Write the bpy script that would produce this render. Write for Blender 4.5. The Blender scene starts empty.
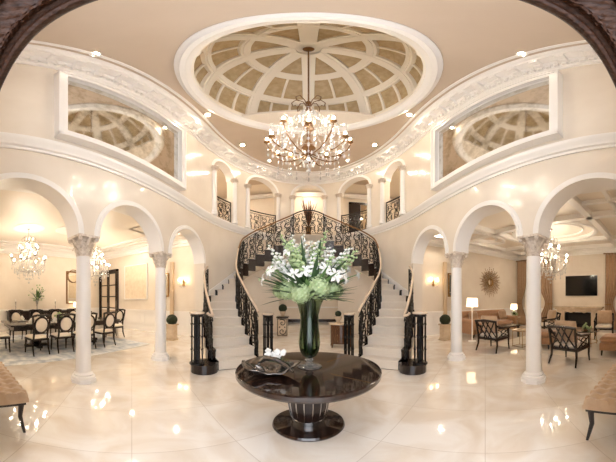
import bpy, bmesh, math, random
from mathutils import Vector, Matrix, noise
from math import sin, cos, pi, radians, tan, atan2, sqrt
S = bpy.context.scene
COL = S.collection
# ---------------------------------------------------------------- camera, world, exposure
EYE = 1.5
cd = bpy.data.cameras.new('camera'); cam = bpy.data.objects.new('camera', cd); COL.objects.link(cam); S.camera = cam
cam.location = (0, 0, EYE); cam.rotation_euler = (pi/2, 0, 0)
cd.type = 'PANO'; cd.clip_start = 0.02
def setpano(**k):
    for n, v in k.items():
        if hasattr(cd, n): setattr(cd, n, v)
        else: setattr(cd.cycles, n, v)
setpano(panorama_type='EQUIRECTANGULAR')
setpano(latitude_min=-164/225, latitude_max=298/225, longitude_min=-308.5/225, longitude_max=307.5/225)
S.view_settings.view_transform = 'Standard'; S.view_settings.look = 'None'
S.view_settings.gamma = 1; S.view_settings.use_curve_mapping = False
S.view_settings.exposure = 2.15
world = bpy.data.worlds.new('world'); S.world = world; world.use_nodes = True
bg = world.node_tree.nodes['Background']; bg.inputs[0].default_value = (.9, .92, 1, 1); bg.inputs[1].default_value = .6
S.cycles.max_bounces = 10; S.cycles.diffuse_bounces = 5; S.cycles.glossy_bounces = 4
S.cycles.transmission_bounces = 6; S.cycles.caustics_reflective = False; S.cycles.caustics_refractive = False
S.cycles.sample_clamp_indirect = 6
L_DAY = 17.0; L_BULB = 125.0; L_DOWN = 120.0; L_SCONCE = 60.0
def area(name, loc, rot, sx, sy, power, col):
    l = bpy.data.lights.new(name, 'AREA'); l.shape = 'RECTANGLE'; l.size = sx; l.size_y = sy; l.energy = power; l.color = col
    o = bpy.data.objects.new(name, l); COL.objects.link(o); o.location = loc; o.rotation_euler = rot; return o
# daylight entering through the front window above the entrance door and its side windows (behind the camera)
area('window_daylight', (0, -.28, 4.75), (pi/2, 0, 0), 2.5, 2.8, L_DAY, (.86, .92, 1))
# daylight through the open entrance doorway, behind the camera
area('doorway_daylight', (0, -1.1, 1.6), (pi/2, 0, 0), 2.2, 2.6, L_DAY*1.0, (.86, .92, 1))
# ---------------------------------------------------------------- materials
def srgb(r, g, b): 
    f = lambda c: (c/255/12.92) if c/255 <= .04045 else ((c/255+.055)/1.055)**2.4
    return (f(r), f(g), f(b), 1)
def M(name, col, rough=.5, metal=0, c2=None, scale=5, detail=4, bump=0, bscale=None, coat=0, emit=0, trans=0, kind='noise', spec=None, sheen=0, mid=.5, wid=.25, ior=None):
    m = bpy.data.materials.new(name); m.use_nodes = True; nt = m.node_tree; b = nt.nodes['Principled BSDF']
    I = b.inputs
    I['Base Color'].default_value = col; I['Roughness'].default_value = rough; I['Metallic'].default_value = metal
    if coat: I['Coat Weight'].default_value = coat; I['Coat Roughness'].default_value = .08
    if trans: I['Transmission Weight'].default_value = trans
    if ior: I['IOR'].default_value = ior
    if sheen: I['Sheen Weight'].default_value = sheen
    if emit: I['Emission Color'].default_value = col; I['Emission Strength'].default_value = emit
    if c2 or bump:
        tc = nt.nodes.new('ShaderNodeTexCoord')
        if kind == 'wave':
            t = nt.nodes.new('ShaderNodeTexWave'); t.inputs['Distortion'].default_value = 6; t.inputs['Detail'].default_value = 3
        elif kind == 'voronoi': t = nt.nodes.new('ShaderNodeTexVoronoi')
        else: t = nt.nodes.new('ShaderNodeTexNoise'); t.inputs['Detail'].default_value = detail
        t.inputs['Scale'].default_value = scale
        nt.links.new(tc.outputs['Object'], t.inputs['Vector'])
        out = t.outputs['Distance'] if kind == 'voronoi' else t.outputs[0]
        if c2:
            cr = nt.nodes.new('ShaderNodeValToRGB'); cr.color_ramp.elements[0].color = col; cr.color_ramp.elements[1].color = c2
            cr.color_ramp.elements[0].position = mid-wid; cr.color_ramp.elements[1].position = mid+wid
            nt.links.new(out, cr.inputs[0]); nt.links.new(cr.outputs[0], I['Base Color'])
        if bump:
            bn = nt.nodes.new('ShaderNodeBump'); bn.inputs['Strength'].default_value = bump; bn.inputs['Distance'].default_value = .02
            src = out
            if bscale:
                t2 = nt.nodes.new('ShaderNodeTexNoise'); t2.inputs['Scale'].default_value = bscale
                nt.links.new(tc.outputs['Object'], t2.inputs['Vector']); src = t2.outputs[0]
            nt.links.new(src, bn.inputs['Height']); nt.links.new(bn.outputs[0], I['Normal'])
    return m
m_wall = M('venetian_plaster', srgb(236, 226, 212), .2, c2=srgb(226, 214, 198), scale=1.3, detail=6, coat=.25)
m_wall2 = M('side_room_wallpaper', srgb(230, 219, 204), .5, c2=srgb(222, 209, 192), scale=2)
m_ceil = M('ceiling_plaster', srgb(204, 186, 166), .5, c2=srgb(196, 177, 156), scale=1.0)
m_ceil2 = M('side_ceiling_paint', srgb(236, 226, 212), .4)
m_trim = M('white_trim_paint', srgb(240, 236, 231), .3)
m_dome = M('dome_cream_paint', srgb(246, 238, 224), .45)
m_panel = M('dome_gilt_panel', srgb(178, 152, 112), .5, c2=srgb(206, 186, 150), scale=6, detail=8)
m_col = M('white_column_paint', srgb(238, 234, 230), .28)
m_cap = M('aged_capital_stone', srgb(224, 212, 198), .5, c2=srgb(196, 180, 164), scale=22, mid=.58, wid=.12)
m_dark = M('dark_espresso_wood', srgb(24, 13, 10), .25, c2=srgb(36, 20, 14), scale=9, coat=.15)
m_iron = M('black_wrought_iron', srgb(14, 11, 10), .35, metal=.3)
m_rail = M('tan_handrail_wood', srgb(214, 192, 168), .2, coat=.6)
m_carpet = M('beige_carpet', srgb(222, 212, 198), .95, c2=srgb(212, 200, 184), scale=60, bump=.3, sheen=.3)
m_bronze = M('aged_bronze', srgb(134, 98, 62), .35, metal=.7)
m_gold = M('antique_gold', srgb(186, 142, 80), .35, metal=.5, c2=srgb(110, 76, 38), scale=18)
m_crys = M('crystal', srgb(252, 248, 242), .08, trans=.35, ior=1.6, coat=1)
m_bulb = M('lit_bulb', srgb(255, 240, 219), .3, emit=L_BULB)
m_down = M('lit_downlight', srgb(255, 238, 214), .3, emit=L_DOWN)
m_bulb2 = M('lit_side_bulb', srgb(255, 239, 216), .3, emit=120)
m_down2 = M('lit_side_downlight', srgb(255, 240, 218), .3, emit=150)
m_down3 = M('lit_upper_downlight', srgb(255, 238, 214), .3, emit=330)
m_scb = M('lit_sconce_shade', srgb(255, 220, 170), .3, emit=5)
m_shade = M('lit_lamp_shade', srgb(255, 226, 186), .6, emit=.8)
m_cream = M('cream_upholstery', srgb(238, 228, 212), .85, c2=srgb(228, 216, 198), scale=30, sheen=.3)
m_tan = M('tan_upholstery', srgb(172, 130, 94), .8, c2=srgb(154, 114, 80), scale=20, sheen=.4)
m_taupe = M('beige_tufted_velvet', srgb(196, 168, 138), .75, c2=srgb(182, 152, 122), scale=14, sheen=.5)
m_curt = M('taupe_silk_curtain', srgb(168, 136, 104), .45, c2=srgb(150, 118, 88), scale=8, sheen=.4)
m_glass = M('clear_glass', (1, 1, 1, 1), .02, trans=1.0, ior=1.3)
m_brass = M('polished_brass', srgb(190, 156, 106), .2, metal=1)
m_silver = M('silver_metal', srgb(190, 188, 186), .2, metal=1)
m_leaf = M('green_leaf', srgb(58, 92, 44), .5, c2=srgb(110, 140, 84), scale=12)
m_leafd = M('dark_green_leaf', srgb(34, 58, 32), .45, c2=srgb(58, 84, 48), scale=12)
m_hyd = M('pale_green_hydrangea', srgb(132, 158, 100), .7, c2=srgb(190, 202, 160), scale=25)
m_lily = M('white_petal', srgb(222, 220, 214), .5)
m_box = M('dark_boxwood', srgb(20, 28, 14), .8, c2=srgb(40, 52, 24), scale=40, bump=.8)
m_stone = M('cream_marble', srgb(226, 208, 184), .2, c2=srgb(196, 172, 144), scale=4, detail=8, coat=.3)
m_soot = M('firebox_black', srgb(22, 17, 14), .7)
m_tv = M('black_screen', srgb(8, 8, 9), .12)
m_chest = M('walnut_chest_wood', srgb(110, 74, 48), .25, c2=srgb(84, 54, 34), scale=7, kind='wave', coat=.4)
m_plume = M('dried_brown_plume', srgb(112, 72, 48), .9)
m_casing = M('tan_casing_paint', srgb(206, 182, 152), .4)
m_cove = M('lit_cove_strip', srgb(255, 234, 202), .3, emit=75)
m_day = M('dim_window_glass', srgb(92, 96, 100), .08)
# ---- floor: polished cream marble in large slabs
def floor_mat():
    m = bpy.data.materials.new('polished_cream_marble'); m.use_nodes = True; nt = m.node_tree; N = nt.nodes; Lk = nt.links
    b = N['Principled BSDF']; b.inputs['Roughness'].default_value = .07; b.inputs['Coat Weight'].default_value = .5; b.inputs['Coat Roughness'].default_value = .03
    tc = N.new('ShaderNodeTexCoord'); mp = N.new('ShaderNodeMapping'); mp.inputs['Rotation'].default_value = (0, 0, pi/4)
    Lk.new(tc.outputs['Object'], mp.inputs[0])
    br = N.new('ShaderNodeTexBrick'); br.offset = 0; br.inputs['Scale'].default_value = 1.1
    br.inputs['Color1'].default_value = srgb(238, 231, 222); br.inputs['Color2'].default_value = srgb(244, 238, 230); br.inputs['Mortar'].default_value = srgb(216, 206, 194)
    br.inputs['Mortar Size'].default_value = .004; br.inputs['Brick Width'].default_value = 1; br.inputs['Row Height'].default_value = 1
    Lk.new(mp.outputs[0], br.inputs[0])
    n = N.new('ShaderNodeTexNoise'); n.inputs['Scale'].default_value = 1.6; n.inputs['Detail'].default_value = 10; n.inputs['Distortion'].default_value = 1.2
    Lk.new(tc.outputs['Object'], n.inputs[0])
    cr = N.new('ShaderNodeValToRGB'); e = cr.color_ramp.elements
    e[0].position = .36; e[0].color = srgb(234, 224, 211); e[1].position = .62; e[1].color = (1, 1, 1, 1)
    Lk.new(n.outputs[0], cr.inputs[0])
    mx = N.new('ShaderNodeMix'); mx.data_type = 'RGBA'; mx.blend_type = 'MULTIPLY'; mx.inputs[0].default_value = .75
    Lk.new(br.outputs[0], mx.inputs[6]); Lk.new(cr.outputs[0], mx.inputs[7]); Lk.new(mx.outputs[2], b.inputs['Base Color'])
    return m
m_floor = floor_mat()
def mirror_mat():
    m = bpy.data.materials.new('antiqued_mirror'); m.use_nodes = True; nt = m.node_tree; N = nt.nodes; Lk = nt.links
    b = N['Principled BSDF']; b.inputs['Metallic'].default_value = 1; b.inputs['Roughness'].default_value = .06
    tc = N.new('ShaderNodeTexCoord'); n = N.new('ShaderNodeTexNoise'); n.inputs['Scale'].default_value = 2.4; n.inputs['Detail'].default_value = 12; n.inputs['Roughness'].default_value = .7
    Lk.new(tc.outputs['Object'], n.inputs[0])
    cr = N.new('ShaderNodeValToRGB'); e = cr.color_ramp.elements; e[0].position = .34; e[0].color = srgb(200, 192, 174); e[1].position = .54; e[1].color = srgb(252, 250, 244)
    Lk.new(n.outputs[0], cr.inputs[0]); Lk.new(cr.outputs[0], b.inputs['Base Color'])
    return m
m_mirror = mirror_mat()
m_clearmirror = M('mirror_glass', srgb(225, 220, 210), .03, metal=1)
m_rugd = M('grey_dining_rug_wool', srgb(168, 176, 186), .95, c2=srgb(226, 226, 224), scale=3.5, detail=10, wid=.12)
m_rugl = M('beige_living_rug_wool', srgb(200, 190, 176), .95, c2=srgb(216, 208, 196), scale=3, detail=8)
# table top: dark wood, high gloss
m_table = M('glossy_espresso_veneer', srgb(30, 18, 14), .05, c2=srgb(46, 28, 20), scale=3, kind='wave', coat=.4)
# ---------------------------------------------------------------- mesh helpers
def link(o, parent=None):
    COL.objects.link(o)
    if parent is not None: o.parent = parent
    return o
def smooth(me, ang=40):
    for p in me.polygons: p.use_smooth = True
    try: me.set_sharp_from_angle(angle=radians(ang))
    except Exception: pass
def mk(name, bm, mat, parent=None, off=None, sm=False, ang=40, label=None):
    """link a bmesh as one object; off = the parent's base, taken off world-built geometry"""
    if off is True: off = parent.location
    if off is not None: bmesh.ops.translate(bm, verts=bm.verts, vec=-Vector(off))
    bmesh.ops.recalc_face_normals(bm, faces=bm.faces)
    me = bpy.data.meshes.new(name); bm.to_mesh(me); bm.free()
    for mm in (mat if isinstance(mat, (list, tuple)) else [mat]): me.materials.append(mm)
    if sm: smooth(me, ang)
    o = bpy.data.objects.new(name, me); link(o, parent)
    if label: o['label'] = label
    return o
def struct(name, bm, mat, **k):
    o = mk(name, bm, mat, **k); o['kind'] = 'structure'; return o
def thing(name, label, cat, loc=(0, 0, 0), rz=0, group=None):
    o = bpy.data.objects.new(name, None); COL.objects.link(o); o.empty_display_size = .1
    o.location = loc; o.rotation_euler = (0, 0, rz); o['label'] = label; o['category'] = cat
    if group: o['group'] = group
    return o
def tag(o, label, cat, group=None):
    o['label'] = label; o['category'] = cat
    if group: o['group'] = group
    return o
def kids(o): return [c for c in COL.objects if c.parent is o]
def dup(root, loc=None, rz=None, label=None, group=None, flip=False):
    def cp(o, par):
        c = o.copy(); COL.objects.link(c); c.parent = par
        for ch in kids(o): cp(ch, c)
        return c
    r = cp(root, None)
    if loc is not None: r.location = loc
    if rz is not None: r.rotation_euler = (0, 0, rz)
    if label: r['label'] = label
    if group: r['group'] = group
    return r
def B(): return bmesh.new()
def box(bm, x0, x1, y0, y1, z0, z1, bev=0):
    vs = [bm.verts.new((x, y, z)) for z in (z0, z1) for y in (y0, y1) for x in (x0, x1)]
    fs = [bm.faces.new([vs[i] for i in f]) for f in ((0, 2, 3, 1), (4, 5, 7, 6), (0, 1, 5, 4), (2, 6, 7, 3), (0, 4, 6, 2), (1, 3, 7, 5))]
    if bev:
        ed = list({e for f in fs for e in f.edges})
        bmesh.ops.bevel(bm, geom=ed, offset=bev, segments=2, affect='EDGES', profile=.6)
    return vs
def tube(bm, pts, r, n=6, close=False, cap=True):
    pts = [Vector(p) for p in pts]; m = len(pts); rings = []
    rr = r if isinstance(r, (list, tuple)) else [r]*m
    up = None
    for i in range(m):
        a = pts[i-1] if (i or close) else pts[0]; b = pts[(i+1) % m] if (i < m-1 or close) else pts[-1]
        d = b-a
        if d.length < 1e-9: d = Vector((0, 0, 1))
        d.normalize()
        if up is None:
            up = Vector((0, 0, 1)) if abs(d.z) < .9 else Vector((0, 1, 0))
        s = d.cross(up)
        if s.length < 1e-4: s = d.cross(Vector((1, .3, 0)))
        s.normalize(); u = s.cross(d); up = u
        rings.append([bm.verts.new(pts[i]+rr[i]*(cos(2*pi*k/n)*s+sin(2*pi*k/n)*u)) for k in range(n)])
    for i in range(m if close else m-1):
        A = rings[i]; C = rings[(i+1) % m]
        for k in range(n): bm.faces.new((A[k], A[(k+1) % n], C[(k+1) % n], C[k]))
    if cap and not close and n > 2:
        bm.faces.new(rings[0][::-1]); bm.faces.new(rings[-1])
    return rings
def lathe(bm, prof, c=(0, 0, 0), n=24, arc=2*pi, capb=True, capt=True):
    c = Vector(c); full = abs(arc-2*pi) < 1e-6; rings = []
    for r, z in prof:
        rings.append([bm.verts.new(c+Vector((max(r, 1e-4)*cos(arc*k/n), max(r, 1e-4)*sin(arc*k/n), z))) for k in range(n if full else n+1)])
    for A, C in zip(rings, rings[1:]):
        for k in range(len(A) if full else len(A)-1): bm.faces.new((A[k], A[(k+1) % len(A)], C[(k+1) % len(A)], C[k]))
    if capb and full: bm.faces.new(rings[0][::-1])
    if capt and full: bm.faces.new(rings[-1])
    return rings
def ball(bm, c, r, sub=1, sc=(1, 1, 1)):
    g = bmesh.ops.create_icosphere(bm, subdivisions=sub, radius=r)
    for v in g['verts']: v.co = Vector((v.co.x*sc[0], v.co.y*sc[1], v.co.z*sc[2]))+Vector(c)
    return g['verts']
def sweep(bm, frames, prof, close=False):
    """frames: [(origin, outward unit, up)]; prof: [(o, z)] closed loop"""
    rings = []
    for P, nrm, up in frames: rings.append([bm.verts.new(Vector(P)+a*nrm+b*up) for a, b in prof])
    m = len(rings); k = len(prof)
    for i in range(m if close else m-1):
        A = rings[i]; C = rings[(i+1) % m]
        for j in range(k): bm.faces.new((A[j], A[(j+1) % k], C[(j+1) % k], C[j]))
    if not close: bm.faces.new(rings[0][::-1]); bm.faces.new(rings[-1])
def grid(bm, f, nu, nv, thick=None):
    V = [[bm.verts.new(f(i/nu, j/nv)) for j in range(nv+1)] for i in range(nu+1)]
    for i in range(nu):
        for j in range(nv): bm.faces.new((V[i][j], V[i+1][j], V[i+1][j+1], V[i][j+1]))
    return V
def cushion(bm, cx, cy, cz, w, d, h, n=10, puff=.35, tuft=None, tz=.0):
    """a pillow-like block: flat rim, domed top; tuft=(nx, ny) buttons"""
    def prof(u, v, top):
        x = (u-.5)*2; y = (v-.5)*2
        e = (1-abs(x)**6)*(1-abs(y)**6)
        z = h/2*(puff*e+(1-puff)*min(1, e*6)**.5) if e > 0 else 0
        if tuft and top:
            tx = u*tuft[0]; ty = v*tuft[1]
            dx = abs(((tx+.5*(round(ty) % 2)) % 1)-.5) if 0 else abs((tx % 1)-.5); dy = abs((ty % 1)-.5)
            z -= tz*max(0, 1-(dx*dx+dy*dy)**.5*2.6)+tz*.35*max(0, 1-min(abs(dx-dy), abs(dx+dy-0))*9)
        return Vector((cx+x*w/2*(1-.02*abs(y)**8), cy+y*d/2, cz+(z if top else -z)))
    a = grid(bm, lambda u, v: prof(u, v, True), n, n); b = grid(bm, lambda u, v: prof(u, v, False), n, n)
    bmesh.ops.remove_doubles(bm, verts=[v for r in a+b for v in r], dist=1e-5)
# ---------------------------------------------------------------- the hall: plan of the walls
WX, EY, EB = 3.12, 5.8, 4.3          # half width, where the apse starts, apse depth
HC = 7.5                             # hall ceiling
SLAB = 4.32                          # balcony floor
RH, RX, RYB = 4.0, 10.3, 7.7         # side rooms: ceiling, outer wall, back wall
_tab = []
def _plan():
    pts = [(-WX, EY*i/30) for i in range(30)]
    pts += [(-WX*cos(pi*i/160), EY+EB*sin(pi*i/160)) for i in range(161)]
    pts += [(WX, EY*(1-i/30)) for i in range(1, 31)]
    s = 0
    for i, p in enumerate(pts):
        if i: s += math.dist(p, pts[i-1])
        _tab.append((s, p[0], p[1]))
_plan(); SMAX = _tab[-1][0]
def wp(s):
    """(point, outward normal) of the hall wall at arc length s, from the front left corner round the apse"""
    s = max(0, min(SMAX-1e-6, s)); lo, hi = 0, len(_tab)-1
    while hi-lo > 1:
        m = (lo+hi)//2
        if _tab[m][0] <= s: lo = m
        else: hi = m
    a, b = _tab[lo], _tab[hi]; t = (s-a[0])/(b[0]-a[0])
    x, y = a[1]+(b[1]-a[1])*t, a[2]+(b[2]-a[2])*t
    if y < EY: n = Vector((-1 if x < 0 else 1, 0, 0))
    else: n = Vector((x/WX**2, (y-EY)/EB**2, 0)).normalized()
    return Vector((x, y, 0)), n
def s_bearing(t):
    """arc length where the bearing t (radians right of straight ahead) from the entrance meets the wall"""
    lo, hi = .001, SMAX-.001
    for _ in range(50):
        m = (lo+hi)/2; p, n = wp(m)
        if atan2(p.x, p.y) < t: lo = m
        else: hi = m
    return (lo+hi)/2
Z = Vector((0, 0, 1))
def arch_wall(bm, s0, s1, z0, z1, ops, th, f=None, step=.25):
    """wall along the plan with arched openings (centre, half width, spring z, rise, sill z)"""
    f = f or (lambda s, z, o: (lambda q: q[0]+q[1]*o+Z*z)(wp(s)))
    br = {s0, s1}
    for c, h, sp, ri, zb in ops:
        br |= {c-h, c+h}; br |= {c+h*cos(pi*i/16) for i in range(17)}
    x = s0
    while x < s1: br.add(x); x += step
    br = sorted(b for b in br if s0-1e-9 <= b <= s1+1e-9); q = []
    for b in br:
        if not q or b-q[-1] > 1e-4: q.append(b)
    def top(c, h, sp, ri, s): return sp+ri*sqrt(max(0, 1-((s-c)/h)**2))
    def quad(a, za0, za1, b, zb0, zb1, o): 
        v = [bm.verts.new(p) for p in (f(a, za0, o), f(b, zb0, o), f(b, zb1, o), f(a, za1, o))]; bm.faces.new(v)
    for a, b in zip(q, q[1:]):
        mid = (a+b)/2; op = next((o for o in ops if abs(mid-o[0]) < o[1]), None)
        for o in (0, th):
            if op is None: quad(a, z0, z1, b, z0, z1, o)
            else:
                quad(a, top(*op[:4], a), z1, b, top(*op[:4], b), z1, o)
                if op[4] > z0+1e-3: quad(a, z0, op[4], b, z0, op[4], o)
        if op is not None:
            za, zb = top(*op[:4], a), top(*op[:4], b)
            bm.faces.new([bm.verts.new(p) for p in (f(a, za, 0), f(b, zb, 0), f(b, zb, th), f(a, za, th))])
            if op[4] > z0+1e-3: bm.faces.new([bm.verts.new(p) for p in (f(a, op[4], 0), f(b, op[4], 0), f(b, op[4], th), f(a, op[4], th))])
        else: bm.faces.new([bm.verts.new(p) for p in (f(a, z0, 0), f(b, z0, 0), f(b, z0, th), f(a, z0, th))])
        bm.faces.new([bm.verts.new(p) for p in (f(a, z1, 0), f(b, z1, 0), f(b, z1, th), f(a, z1, th))])
    for c, h, sp, ri, zb in ops:
        for s in (c-h, c+h):
            zl = max(zb, z0)
            if sp > zl+1e-3: bm.faces.new([bm.verts.new(p) for p in (f(s, zl, 0), f(s, sp, 0), f(s, sp, th), f(s, zl, th))])
    for s in (s0, s1): bm.faces.new([bm.verts.new(p) for p in (f(s, z0, 0), f(s, z1, 0), f(s, z1, th), f(s, z0, th))])
    bmesh.ops.remove_doubles(bm, verts=bm.verts, dist=2e-4)
def archivolt(bm, c, h, sp, ri, th, f=None, w=.10, out=.025, n=28, legs=0):
    """moulded band round an arch on both faces plus the lining of its soffit"""
    f = f or (lambda s, z, o: (lambda q: q[0]+q[1]*o+Z*z)(wp(s)))
    ang = [pi*i/n for i in range(n+1)]
    sec = [(0, -out), (w*.45, -out), (w*.5, -out*.6), (w, -out*.6), (w, .0), (-.012, .0)]   # (radial, off) front
    loop = [(-.012, -out), (w*.45, -out), (w*.5, -out*.6), (w, -out*.6), (w, .004), (w, th-.004), (w, th+out*.6), (w*.5, th+out*.6), (w*.45, th+out), (-.012, th+out)]
    loop = [(-.012, -out), (w*.45, -out), (w*.5, -out*.6), (w, -out*.6), (w, .01), (.004, .01), (.004, th-.01), (w, th-.01), (w, th+out*.6), (w*.5, th+out*.6), (w*.45, th+out), (-.012, th+out)]
    rings = []
    pts = [(-1, sp-legs)]*bool(legs)+[(a, None) for a in ang]
    for a in ang:
        rings.append([bm.verts.new(f(c-(h+r)*cos(a), sp+(ri+r)*sin(a), o)) for r, o in loop])
    k = len(loop)
    for A, C in zip(rings, rings[1:]):
        for j in range(k): bm.faces.new((A[j], A[(j+1) % k], C[(j+1) % k], C[j]))
    bm.faces.new(rings[0][::-1]); bm.faces.new(rings[-1])
# ---- floors
bm = B(); box(bm, -11, 11, -1.2, 15, -.1, 0); struct('floor', bm, m_floor)
# ---- arcades left and right
CAPZ = 2.58
ARC = [(1.03, .88), (3.19, .87), (5.32, .88)]
WT = .34
def S_of(y, side): return y if side < 0 else SMAX-y
for side, nm in ((-1, 'wall_left'), (1, 'wall_right')):
    ops = [(S_of(c, side), h, CAPZ, h-.03, 0) for c, h in ARC]
    a, b = sorted((S_of(0, side), S_of(6.2, side)))
    bm = B(); arch_wall(bm, a, b, CAPZ, 4.1, ops, WT)
    a, b = sorted((S_of(6.2, side), S_of(6.45, side)))
    bm2 = B(); arch_wall(bm2, a, b, 0, 4.1, [], WT)
    me = bpy.data.meshes.new('t'); bm2.to_mesh(me); bm.from_mesh(me); bm2.free()
    a, b = sorted((S_of(0, side), S_of(.15, side)))
    bm2 = B(); arch_wall(bm2, a, b, 0, CAPZ, [], WT); bm2.to_mesh(me); bm.from_mesh(me); bm2.free()
    struct(nm, bm, m_wall, sm=True, ang=30)
    # upper side wall
    a, b = sorted((S_of(0, side), S_of(5.9, side)))
    bm = B(); arch_wall(bm, a, b, 4.1, HC, [], WT); struct(nm+'_upper', bm, m_wall, sm=True, ang=30)
    for i, (c, h) in enumerate(ARC):
        bm = B(); archivolt(bm, S_of(c, side), h, CAPZ, h-.03, WT)
        struct('trim_%d' % (1+i+(3 if side > 0 else 0)), bm, m_trim, sm=True, ang=30)
# ---- apse wall, ground floor, with the passage under the landing
sa, sb = 6.4, SMAX-6.4; smid = SMAX/2
bm = B(); arch_wall(bm, sa, sb, 0, 4.1, [(smid, 1.35, 2.5, .95, 0)], .3); struct('wall_back', bm, m_wall, sm=True, ang=30)
bm = B(); archivolt(bm, smid, 1.35, 2.5, .95, .3); struct('trim_7', bm, m_trim, sm=True)
# ---- apse wall, balcony arcade
PXC = lambda px: s_bearing((px-308.5)/225)
UP = [(PXC(a), PXC(b)) for a, b in ((213, 233), (247, 277), (292.5, 324.5), (340, 370), (384, 404))]
uops = [((a+b)/2, (b-a)/2, 6.32, min((b-a)/2, .72), SLAB) for a, b in UP]
bm = B(); arch_wall(bm, 5.9, SMAX-5.9, 4.1, HC, uops, .3); struct('wall_back_upper', bm, m_wall, sm=True, ang=30)
for i, (c, h, sp, ri, zb) in enumerate(uops):
    bm = B(); archivolt(bm, c, h, sp, ri, .3, w=.1, out=.03); struct('trim_%d' % (8+i), bm, m_trim, sm=True)
# ---- string course and cornice round the whole hall
def ring_frames(step=.1):
    n = int(SMAX/step); fr = []
    for i in range(n+1):
        p, nr = wp(SMAX*i/n); fr.append((p, -nr, Z))
    return fr
fr = ring_frames()
bm = B(); sweep(bm, fr, [(-.02, 4.02), (.03, 4.02), (.035, 4.07), (.07, 4.09), (.08, 4.15), (.12, 4.19), (.13, 4.26), (.1, 4.28), (.1, 4.31), (.04, 4.33), (-.02, 4.33)]); struct('trim_13', bm, m_trim, sm=True)
bm = B(); sweep(bm, fr, [(-.02, 7.06), (.04, 7.06), (.05, 7.12), (.08, 7.14), (.08, 7.24), (.14, 7.25), (.16, 7.33), (.34, 7.34), (.35, 7.4), (.4, 7.43), (.43, 7.5), (-.02, 7.5)])
s = .1
while s < SMAX-.1:                       # dentils and brackets are the cornice's own pattern
    p, nr = wp(s); t = Vector((-nr.y, nr.x, 0))
    def bl(w, o0, o1, z0, z1, p=p, nr=nr, t=t):
        vs = [bm.verts.new(p-nr*o+t*a+Z*z) for z in (z0, z1) for o in (o0, o1) for a in (-w, w)]
        for fce in ((0, 1, 3, 2), (4, 6, 7, 5), (0, 4, 5, 1), (2, 3, 7, 6), (0, 2, 6, 4), (1, 5, 7, 3)): bm.faces.new([vs[i] for i in fce])
    bl(.042, .07, .135, 7.14, 7.225)
    if round((s-.1)/.14) % 3 == 0:
        bl(.075, .1, .33, 7.25, 7.345); bl(.06, .1, .22, 7.21, 7.27)
    s += .14
struct('trim_14', bm, m_trim, sm=True, ang=35)
# crown-edge moulding on the ceiling, following the wall
bm = B(); sweep(bm, fr, [(.5, 7.47), (.56, 7.47), (.57, 7.51), (.49, 7.51)]); struct('trim_15', bm, m_trim, sm=True)
# ---- hall ceiling with the round dome opening
DC, DR, DA = Vector((0, 4.27, HC)), 2.2, 2.62       # dome centre, radius, rise
bm = B(); n = 96; inner = []; outer = []
x0, x1, y0, y1 = -3.6, 3.6, -.3, 10.6
for i in range(n):
    a = 2*pi*i/n; d = Vector((cos(a), sin(a)))
    tx = (x1 if d.x > 0 else x0)/d.x if abs(d.x) > 1e-6 else 1e9
    ty = ((y1 if d.y > 0 else y0)-DC.y)/d.y if abs(d.y) > 1e-6 else 1e9
    t = min(tx, ty); inner.append(bm.verts.new((DC.x+d.x*(DR+.1), DC.y+d.y*(DR+.1), HC))); outer.append(bm.verts.new((DC.x+d.x*t, DC.y+d.y*t, HC)))
for i in range(n): bm.faces.new((inner[i], inner[(i+1) % n], outer[(i+1) % n], outer[i]))
for sx in (-1, 1):
    for sy in (y0, y1):
        c = bm.verts.new((3.6*sx, sy, HC))
        near = sorted(outer, key=lambda v: (v.co-c.co).length)[:2]; bm.faces.new((c, near[0], near[1]))
for v in bm.verts[:]: pass
struct('ceiling', bm, m_ceil)
# ---- the dome
def dpt(psi, phi, k=1.0):
    return DC+Vector((DR*k*sin(psi)*sin(phi), DR*k*sin(psi)*cos(phi), DA*k*cos(psi)))
def dpatch(bm, p0, p1, f0, f1, k0, k1, n1=6, n2=6):
    A = [[bm.verts.new(dpt(p0+(p1-p0)*i/n1, (f0(p0+(p1-p0)*i/n1)*(1-j/n2)+f1(p0+(p1-p0)*i/n1)*j/n2), k0)) for j in range(n2+1)] for i in range(n1+1)]
    C = [[bm.verts.new(dpt(p0+(p1-p0)*i/n1, (f0(p0+(p1-p0)*i/n1)*(1-j/n2)+f1(p0+(p1-p0)*i/n1)*j/n2), k1)) for j in range(n2+1)] for i in range(n1+1)]
    for i in range(n1):
        for j in range(n2):
            bm.faces.new((A[i][j], A[i+1][j], A[i+1][j+1], A[i][j+1])); bm.faces.new((C[i][j], C[i][j+1], C[i+1][j+1], C[i+1][j]))
        for j in (0, n2): bm.faces.new((A[i][j], A[i+1][j], C[i+1][j], C[i][j]))
    for j in range(n2):
        for i in (0, n1): bm.faces.new((A[i][j], A[i][j+1], C[i][j+1], C[i][j]))
dome = thing('ceiling', '', 'dome', DC); del dome['label']; del dome['category']; dome['kind'] = 'structure'
PS = [radians(9), radians(34), radians(61), radians(88)]
bm = B(); dpatch(bm, .001, radians(90), lambda p: 0, lambda p: 2*pi, 1.03, 1.06, 18, 64); mk('dome_shell', bm, m_dome, dome, True, sm=True)
rf = lambda w: (lambda p: w/(DR*max(.12, sin(p))))
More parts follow.
